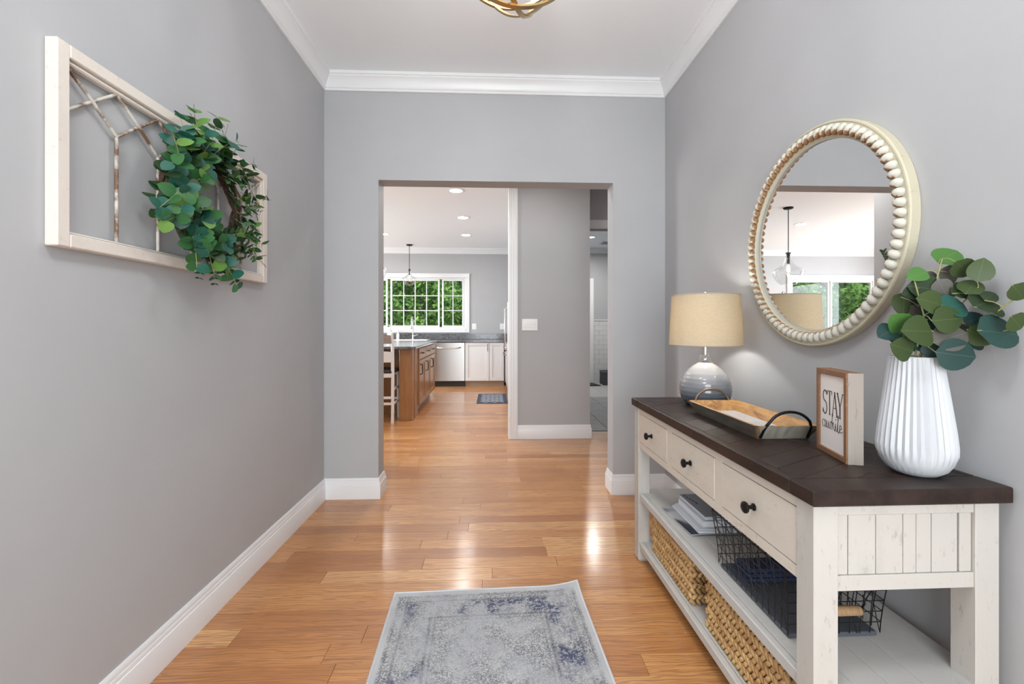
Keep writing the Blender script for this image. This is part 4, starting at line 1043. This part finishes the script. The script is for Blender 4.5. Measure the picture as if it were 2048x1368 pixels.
# ------------------------------------------------------------------ kitchen
oakc = M('honey_oak_cabinet', (.36, .165, .055), .42, col2=(.25, .105, .032), nscale=5, stretch=(6, 6, .6), lo=.3, hi=.7, detail=6, coat=.15)
wcab = M('white_cabinet_paint', (.70, .705, .71), .35)
granite = M('grey_granite', (.20, .205, .215), .12, col2=(.07, .072, .08), nscale=14, stretch=(1, 2.5, 2.5), detail=8, lo=.35, hi=.65, dist=1.5)
steel = M('stainless_steel', (.60, .60, .59), .28, metal=1, bmp=(300, .05, (.02, .02, 1)))
IZ = .945
KI = thing('kitchen_island', 'honey oak kitchen island with drawers and doors facing the aisle', 'kitchen island', (0, 0, 0))
MB().box(-2.75, -1.022, 6.10, 7.74, .10, IZ-.034).build('body', oakc, KI)
MB().box(-2.70, -1.09, 6.14, 7.70, 0, .10).build('toe_kick', oakc, KI)
MB().cbox(-1.195, -1.030, 5.715, 5.88, 0, IZ-.034, .004).build('corner_post', oakc, KI)
MB().cbox(-1.060, -1.022, 5.88, 6.10, 0, IZ-.034, .003).build('side_panel', oakc, KI)
MB().cbox(-2.80, -2.635, 5.715, 5.88, 0, IZ-.034, .004).build('corner_post', oakc, KI)
pull = M('dark_pull', (.03, .026, .022), .4, metal=.7)
for (a, b) in ((6.12, 6.64), (6.66, 7.18), (7.20, 7.72)):
    dr = MB().cbox(-1.022, -1.003, a, b, .745, IZ-.05, .003).build('drawer', oakc, KI)
    MB().tube([(-1.003, (a+b)/2-.05, .82), (-.980, (a+b)/2-.045, .82), (-.980, (a+b)/2+.045, .82), (-1.003, (a+b)/2+.05, .82)], .006, 6).build('pull', pull, dr, 60)
    f = MB(); e = .06
    do = MB().cbox(-1.022, -1.010, a, b, .12, .728, .002).build('door', oakc, KI)
    for nm, q in (('rail', (a, b, .12, .12+e)), ('rail', (a, b, .728-e, .728)), ('stile', (a, a+e, .12+e, .728-e)), ('stile', (b-e, b, .12+e, .728-e))):
        MB().cbox(-1.0125, -1.002, *q, .002).build(nm, oakc, do)
    MB().tube([(-1.002, a+.035, .54), (-.972, a+.035, .545), (-.968, a+.035, .56), (-.968, a+.035, .66), (-.972, a+.035, .675), (-1.002, a+.035, .68)], .007, 6).build('handle', pull, do, 60)
IW = thing('island_worktop', 'grey granite worktop on the oak island', 'worktop', (0, 0, IZ-.034))
MB().cbox(-2.85, -.972, 5.640, 7.78, 0, .034, .005).build('slab', granite, IW)

# bar stools at the near end of the island, backs to the hall
swhite = M('stool_white_paint', (.74, .73, .72), .45); sgrey = M('stool_grey_wood', (.33, .27, .235), .55, col2=(.25, .20, .17), nscale=12, stretch=(.5, 3, 3)); sdark = M('stool_dark_seat', (.035, .024, .02), .45)
ST_ = thing('bar_stool', 'white ladder back bar stool at the island, cut by the opening jamb', 'bar stool', (-1.445, 5.57, 0), 0, 'bar stools at the kitchen island')
hwid = .20
for s in (-1, 1):
    MB().tube([(s*hwid, .0, 0), (s*hwid, .012, .55), (s*hwid, .0, .90), (s*hwid, -.035, 1.125)], [.019, .021, .021, .018], 4).build('back_post', swhite, ST_, 20)
    MB().tube([(s*hwid, .375, 0), (s*hwid*.97, .365, .60)], [.018, .022], 4).build('front_leg', swhite, ST_, 20)
    MB().cbox(s*hwid-.012, s*hwid+.012, .01, .37, .40, .43, .003).build('side_stretcher', swhite, ST_)
    MB().cbox(s*hwid-.012, s*hwid+.012, .01, .37, .22, .245, .003).build('side_stretcher', swhite, ST_)
def slat(z0, z1, y, cr, mt):
    m = MB(); n = 10; vs = []
    for i in range(n+1):
        t = i/n*2-1; x = t*hwid; c = -.025*(1-t*t); up = cr*(1-t*t)
        vs += [(x, y+c, z0), (x, y+c, z1+up), (x, y+c+.016, z1+up), (x, y+c+.016, z0)]
    fs = [(0,1,2,3), (n*4+3, n*4+2, n*4+1, n*4)]
    for i in range(n):
        for q in range(4): l = (q+1) % 4; fs.append((i*4+q, (i+1)*4+q, (i+1)*4+l, i*4+l))
    m.add(vs, fs); m.fix = True; return m.build('back_slat', mt, ST_, 40)
slat(.985, 1.085, -.025, .018, sgrey); slat(.755, .880, .0, .012, swhite)
MB().cbox(-hwid-.02, hwid+.02, .0, .42, .615, .655, .014).build('seat', sdark, ST_)
MB().cbox(-hwid, hwid, -.008, .02, .565, .615, .003).build('apron', swhite, ST_); MB().cbox(-hwid, hwid, .355, .38, .565, .615, .003).build('apron', swhite, ST_)
for yy, zz in ((.0, .30), (.0, .225), (.36, .24)): MB().cbox(-hwid, hwid, yy-.010, yy+.012, zz, zz+.03, .003).build('stretcher', swhite, ST_)
dup(ST_, (-1.91, 5.57, 0), .01, 'white ladder back bar stool in the middle of the island end, seen in the mirror')
dup(ST_, (-2.385, 5.57, 0), -.01, 'white ladder back bar stool farthest along the island end, seen in the mirror')

CF = 8.79           # cabinet door plane
def basecab(label, x0, x1, hside, zt=.868):
    o = thing('base_cabinet', label, 'cabinet', (0, 0, 0), 0, 'white base cabinets under the kitchen window')
    MB().box(x0, x1, CF+.02, FY-.002, .11, zt+.005).build('body', wcab, o); MB().box(x0, x1, CF+.085, FY-.002, 0, .11).build('toe_kick', M('toe_kick_tan', (.42, .34, .26), .6), o)
    do = MB().cbox(x0+.003, x1-.003, CF+.006, CF+.02, .115, zt, .002).build('door', wcab, o); e = .062
    for nm, q in (('rail', (x0+.003, x1-.003, .115, .115+e)), ('rail', (x0+.003, x1-.003, zt-e, zt)), ('stile', (x0+.003, x0+e, .115+e, zt-e)), ('stile', (x1-e, x1-.003, .115+e, zt-e))):
        MB().cbox(q[0], q[1], CF-.004, CF+.0065, q[2], q[3], .002).build(nm, wcab, do)
    if hside:
        hx = x1-.03 if hside > 0 else x0+.03
        MB().tube([(hx, CF-.004, .70), (hx, CF-.03, .702), (hx, CF-.03, .838), (hx, CF-.004, .84)], .006, 6).build('handle', pull, do, 60)
    return o
basecab('white shaker base cabinet right of the dishwasher', -.552, -.078, 1)
basecab('narrow white shaker base cabinet beside the range', -.075, .215, 0)
basecab('white shaker base cabinet beneath the sink', -2.16, -1.175, 0, .66)
basecab('white shaker base cabinet left of the sink', -2.85, -2.163, 1)
DW = thing('dishwasher', 'stainless steel dishwasher with curved bar handle', 'dishwasher', (0, 0, 0))
MB().box(-1.170, -.557, CF+.03, FY-.005, .10, .872).build('body', M('dark_steel', (.08, .08, .085), .5), DW)
MB().cbox(-1.168, -.559, CF-.012, CF+.03, .115, .868, .004).build('door', steel, DW)
MB().tube([(-1.09, CF-.012, .775), (-1.07, CF-.045, .768), (-.96, CF-.055, .760), (-.76, CF-.055, .760), (-.66, CF-.045, .768), (-.64, CF-.012, .775)], .013, 8, flat=1.3).build('handle', steel, DW, 60)
MB().box(-1.168, -.559, CF+.05, CF+.07, 0, .113).build('kick_plate', M('black_kick', (.006, .006, .007), .5), DW)
WT = thing('kitchen_worktop', 'grey granite worktop and backsplash along the window wall', 'worktop', (0, 0, 0))
MB().cbox(-2.86, -2.03, CF-.03, FY-.002, .877, .914, .004).build('slab', granite, WT); MB().cbox(-1.29, .86, CF-.03, FY-.002, .877, .914, .004).build('slab', granite, WT)
MB().cbox(-2.03, -1.29, 9.21, FY-.002, .877, .914, .004).build('slab', granite, WT)
MB().cbox(-2.86, .86, FY-.024, FY-.003, .9145, 1.035, .003).build('backsplash', granite, WT)
SK = thing('farmhouse_sink', 'white apron front farmhouse sink under the kitchen window', 'sink', (0, 0, 0))
cer = M('white_porcelain', (.85, .85, .85), .12)
m = MB(); m.cbox(-2.025, -1.295, CF-.05, CF-.02, .67, .922, .008); m.box(-2.025, -2.0, CF-.02, 9.20, .70, .922); m.box(-1.32, -1.295, CF-.02, 9.20, .70, .922); m.box(-2.0, -1.32, 9.175, 9.20, .70, .922)
m.build('apron_and_walls', cer, SK); MB().box(-2.0, -1.32, CF-.02, 9.175, .70, .72).build('basin', cer, SK)
FA = thing('kitchen_faucet', 'brushed nickel gooseneck faucet behind the sink', 'faucet', (-1.655, 9.28, .914))
MB().lathe([(.028, 0), (.028, .006), (.020, .012), (.020, .085), (.014, .095)], 18).build('base', chrome, FA, 40)
MB().tube([(0, 0, .09), (0, 0, .38)] + [(0, -.085+.085*math.cos(R(t)), .38+.085*math.sin(R(t))) for t in range(15, 181, 15)] + [(0, -.17, .33)], .012, 10).build('spout', chrome, FA, 60)
MB().lathe([(.016, .22), (.020, .23), (.018, .33), (.013, .345)], 16, (0, -.17, 0)).build('spray_head', chrome, FA, 40)
MB().tube([(.018, 0, .07), (.06, -.01, .085), (.10, -.02, .105)], [.009, .007, .006], 8).build('lever', chrome, FA, 60)
def bottle(label, x, y, s):
    o = thing('soap_bottle', label, 'bottle', (x, y, .914), 0, 'soap bottles by the sink')
    MB().lathe([(.026*s, 0), (.030*s, .004), (.030*s, .10*s), (.012*s, .125*s), (.012*s, .14*s)], 18).build('body', plastic, o, 40)
    MB().tube([(0, 0, .14*s), (0, 0, .17*s), (0, -.035*s, .168*s)], .005*s, 6).build('pump', plastic, o, 60)
bottle('white soap pump bottle left of the faucet', -1.965, 9.29, 1.1)
bottle('taller white pump bottle at the left end of the window sill side', -2.13, 9.27, 1.75)
# range and refrigerator along the right wall, only their edges show past the casing
RF = thing('refrigerator', 'white refrigerator with steel bar handle behind the cased opening', 'refrigerator', (0, 0, 0))
MB().cbox(.285, .89, 6.50, 7.32, .02, 1.60, .006).build('body', wcab, RF)
MB().cbox(.232, .283, 6.505, 7.315, .03, 1.59, .008).build('door', wcab, RF)
MB().tube([(.232, 7.22, .80), (.190, 7.22, .82), (.190, 7.22, 1.48), (.232, 7.22, 1.50)], .011, 8).build('handle', steel, RF, 60)
RN = thing('kitchen_range', 'white range with chrome knobs past the cased opening', 'range', (0, 0, 0))
MB().cbox(.25, .89, 7.36, 8.12, .08, .905, .005).build('body', wcab, RN); MB().cbox(.222, .249, 7.365, 8.115, .20, .74, .005).build('oven_door', wcab, RN)
MB().tube([(.222, 7.42, .715), (.175, 7.43, .715), (.175, 8.05, .715), (.222, 8.06, .715)], .011, 8).build('handle', steel, RN, 60)
MB().cbox(.225, .249, 7.365, 8.115, .76, .90, .004).build('control_panel', steel, RN)
for k in range(5): MB().lathe([(.024, .224), (.024, .198), (.018, .186)], 16, (0, 7.47+.135*k, .83), 'x').build('knob', dkm if k % 2 else chrome, RN, 40)
for k in range(2): MB().tube([(.38, 7.46+.34*k, .912), (.74, 7.46+.34*k, .912), (.74, 7.68+.34*k, .912), (.38, 7.68+.34*k, .912)], .008, 6, True).build('grate', dkm, RN, 40)
MB().box(.27, .87, 7.40, 8.08, 0, .08).build('base', dkm, RN)
# kitchen mat
def matpat():
    m, nt, b = new('blue_lattice_mat'); v = coords(nt, 'Object')
    sp = nd(nt, 'ShaderNodeSeparateXYZ'); nt.links.new(v, sp.inputs[0])
    vo = nd(nt, 'ShaderNodeTexVoronoi', feature='DISTANCE_TO_EDGE'); vo.inputs['Scale'].default_value = 10; vo.inputs['Randomness'].default_value = 0
    mp = nd(nt, 'ShaderNodeMapping'); mp.inputs['Rotation'].default_value = (0, 0, R(45)); nt.links.new(v, mp.inputs[0]); nt.links.new(mp.outputs[0], vo.inputs['Vector'])
    f = ramp(nt, vo.outputs['Distance'], [(.08, 1.0), (.12, 0.0)])
    nt.links.new(mix(nt, f, (.055, .075, .12), (.50, .52, .55)), b.inputs['Base Color']); b.inputs['Roughness'].default_value = .95; return m
KM = thing('kitchen_mat', 'navy kitchen mat with pale lattice pattern on the oak floor', 'mat', (-.257, 6.90, .0))
MB().cbox(.06, .42, .06, .86, .007, .0095, .001).build('patterned_field', matpat(), KM); MB().cbox(0, .48, 0, .92, .0005, .008, .003).build('border', M('navy_mat', (.06, .075, .11), .95), KM)

# picture frame with a sprig on the stub wall (seen in the mirror)
PF = thing('picture_frame', 'black picture frame on the side wall, seen in the mirror', 'picture', (XL, 3.42, 1.55))
for q in ((0, .45, 0, .03), (0, .45, .50, .53), (0, .03, .03, .50), (.42, .45, .03, .50)): MB().cbox(.0, .022, q[0], q[1], q[2], q[3], .002).build('frame_bar', black, PF)
MB().box(.001, .008, .03, .42, .03, .50).build('print', paper, PF)
SPG = thing('leaf_sprig', 'dark leafy sprig beside the black picture frame', 'plant', (XL+.022, 3.89, 1.72))
st = MB().tube([(0, 0, 0), (.01, .03, .08), (.012, .07, .17)], .002, 5).build('stem', thin, SPG, 60)
for i in range(7):
    t = i/6; q = Vector((.01*t, .03*t+.04*t*t, .17*t))
    for s in (-1, 1): leaf(ll, q, Vector((.2, s*.9, .7)), Vector((1, 0, 0)), .05, st, lm['deep'])

# ------------------------------------------------------------------ bathroom strip
BW = struct(MB().box(1.02, 3.1, 9.25, 9.37, 0, ZK).build('wall_bath_far', wallm))
bt = struct(MB().box(1.02, 3.1, 5.03, 9.25, -.0185, -.006).build('floor_bath', M('grout', (.20, .20, .205), .8)))
tilef = M('grey_floor_tile', (.235, .235, .245), .45, col2=(.28, .28, .285), nscale=5, rand=6)
tmesh = MB().cbox(-.148, .148, -.298, .298, -.006, 0, .0015).mesh('floor_tile'); tmesh.materials.append(tilef)
tmesh2 = MB().cbox(-.148, .148, -.298, .298, -.006, 0, .0015).mesh('floor_tile'); tmesh2.materials.append(M('pale_floor_tile', (.42, .42, .42), .45))
for i in range(6):
    for j in range(7):
        link('floor_tile', tmesh if j < 4 else tmesh2, bt, (1.19+.3*i, 5.345+.602*j, 0))
tm = MB(); rows = 13; th_ = 1.30/rows
for r in range(rows):
    x = 1.02-(.1 if r % 2 else 0)
    while x < 3.1:
        a, b = max(1.02, x), min(3.1, x+.2)
        if b-a > .02: tm.cbox(a+.0015, b-.0015, 9.24, 9.2495, r*th_+.0015, (r+1)*th_-.0015, .002)
        x += .2
tm.build('wall_tile', M('white_wall_tile', (.68, .68, .69), .2), BW)['kind'] = 'stuff'
MB().cbox(1.02, 3.1, 9.228, 9.2495, 1.302, 1.325, .004).build('tile_cap', M('white_cap', (.74, .74, .74), .25), BW)
struct(MB().cbox(2.005, 2.10, 9.20, 9.249, 0, 2.19, .006).build('trim_4', trimm))
struct(MB().sweep(CROWN, [(1.02, 9.25), (3.1, 9.25)], ZK).build('trim_5', trimm, smooth=25))
wd = MB(); wd.box(1.9, 3.1, 5.05, 5.17, 0, ZK); wd.box(1.02, 1.9, 5.05, 5.17, 2.317, ZK)
struct(wd.build('wall_bath_door', wallm))
struct(MB().cbox(1.02, 2.0, 5.03, 5.05, 2.317, 2.42, .006).build('trim_6', trimm))
struct(MB().cbox(1.9, 2.0, 5.03, 5.05, 0, 2.317, .006).build('trim_7', trimm))
VG = thing('vent_grille', 'square exhaust fan grille in the bathroom ceiling', 'vent', (2.25, 8.62, ZK))
MB().cbox(-.15, .15, -.15, .15, -.012, 0, .004).build('frame', plastic, VG)
for k in range(9): MB().cbox(-.12, .12, -.12+.028*k, -.108+.028*k, -.018, -.012, .002).build('slat', M('vent_grey', (.35, .35, .36), .5), VG)
SB = thing('storage_bin', 'dark grey storage bin against the bathroom tile wall', 'bin', (2.215, 8.86, 0))
dg_ = M('charcoal_bin', (.055, .058, .065), .7)
MB().box(0, .40, 0, .30, 0, .02).build('base', dg_, SB)
m = MB(); m.box(0, .02, 0, .30, .02, .27); m.box(.38, .40, 0, .30, .02, .27); m.box(.02, .38, 0, .02, .02, .27); m.box(.02, .38, .28, .30, .02, .27); m.build('walls', dg_, SB)
MB().tube([(0, 0, .27), (.40, 0, .27), (.40, .30, .27), (0, .30, .27)], .012, 6, True).build('rim', M('grey_rim', (.14, .14, .15), .6), SB, 40)
SM = thing('bath_mat', 'small black bath mat by the bathroom casing', 'mat', (1.80, 8.72, 0), .2)
MB().cbox(0, .36, 0, .42, .0005, .012, .004).build('pile', M('black_mat', (.012, .012, .014), .95), SM); MB().cbox(.03, .33, .03, .39, .0125, .016, .002).build('ribbed_field', M('black_mat_rib', (.03, .03, .033), .95), SM)

# ------------------------------------------------------------------ outdoors
grass = M('lawn', (.05, .10, .025), .9, col2=(.08, .14, .04), nscale=9)
struct(MB().box(-22, 12, 9.65, 34, -.5, -.4).build('ground_yard', grass))
barkm = M('grey_bark', (.26, .25, .24), .85, col2=(.12, .11, .10), nscale=12, stretch=(2, 2, .5))
def folmat(name, cs):
    m, nt, b = new(name); at = nd(nt, 'ShaderNodeAttribute', attribute_name='tint')
    c = ramp(nt, at.outputs['Fac'], [(i/(len(cs)-1), q) for i, q in enumerate(cs)])
    nt.links.new(c, b.inputs['Base Color']); b.inputs['Roughness'].default_value = .55
    tr = nd(nt, 'ShaderNodeBsdfTranslucent'); nt.links.new(c, tr.inputs[0]); ms = nd(nt, 'ShaderNodeMixShader'); ms.inputs[0].default_value = .35
    nt.links.new(b.outputs[0], ms.inputs[1]); nt.links.new(tr.outputs[0], ms.inputs[2]); nt.links.new(ms.outputs[0], nt.nodes['Material Output'].inputs[0]); return m
fola = folmat('summer_foliage', [(.06, .16, .03), (.12, .27, .045), (.20, .38, .075), (.34, .52, .14)])
folb = folmat('deep_foliage', [(.03, .09, .04), (.06, .15, .06), (.10, .22, .08)])
rt = random.Random(3)
def tree(label, x, y, h, rad, zlow, nleaf, ls, fm, trunk=.09):
    o = thing('leafy_tree', label, 'tree', (x, y, -.4), 0, 'trees outside the windows')
    MB().tube([(0, 0, 0), (.03, .02, h*.4), (-.05, 0, h*.75), (.0, .05, h)], [trunk, trunk*.85, trunk*.6, trunk*.3], 8).build('trunk', barkm, o, 60)
    m = MB(); ti = []
    cl_ = [(Vector((rt.uniform(-1, 1)*rad, rt.uniform(-.8, .8)*rad, rt.uniform(zlow, h))), rt.uniform(.32, .62)) for _ in range(int(60*rad))]
    for i in range(nleaf):
        c, q = rt.choice(cl_); d = Vector((rt.gauss(0, 1), rt.gauss(0, 1), rt.gauss(0, .75))); d = d.normalized()*q*rt.random()**.4
        p = c+d; n = (d.normalized()*.5+Vector((rt.uniform(-1, 1), rt.uniform(-1, .4), rt.uniform(0, 1.2)))).normalized(); u = n.orthogonal().normalized(); u = (Matrix.Rotation(rt.uniform(0, 6.28), 3, n) @ u); w = n.cross(u)
        s = ls*rt.uniform(.6, 1.2); m.add([p-u*s*.6, p+w*s*.3, p+u*s*.6, p-w*s*.3], [(0,1,2,3)]); ti.append(min(1, max(0, rt.gauss(.5, .25))))
    me = m.mesh('foliage'); me.materials.append(fm); a = me.color_attributes.new('tint', 'FLOAT_COLOR', 'CORNER')
    a.data.foreach_set('color', [q for t in ti for q in (t, t, t, 1)*4]); link('foliage', me, o)
tree('bright green leafy tree outside the centre of the kitchen window', -2.0, 12.7, 3.6, 1.0, .2, 8000, .13, fola)
tree('pale trunked tree outside the right casement of the kitchen window', .35, 13.2, 3.9, .7, .2, 3600, .14, folb, .10)
tree('grey trunked tree at the left of the kitchen window', -4.35, 13.4, 3.9, .7, .2, 4000, .14, fola, .11)
tree('dense dark tree standing behind the right casement view', .6, 16.9, 4.4, 1.4, .0, 12000, .26, folb)
tree('dense green tree far behind the kitchen sink view', -3.3, 16.9, 4.4, 1.6, .0, 13000, .26, fola)
tree('bright green tree outside the window seen in the mirror', -7.0, 13.0, 4.0, 1.3, .1, 10000, .15, fola)
tree('broad green tree left of the one seen in the mirror', -10.4, 13.4, 4.2, 1.3, .1, 9000, .17, fola)
tree('deep green tree at the back of the yard', -11.6, 18.9, 5.0, 1.8, .0, 11000, .32, folb)
tree('tall dark tree at the far end of the yard', -7.2, 18.9, 5.0, 1.7, .0, 12000, .32, folb)
tree('dark evergreen at the very back behind the sink view', -1.3, 20.5, 5.0, 2.0, .0, 12000, .34, folb)
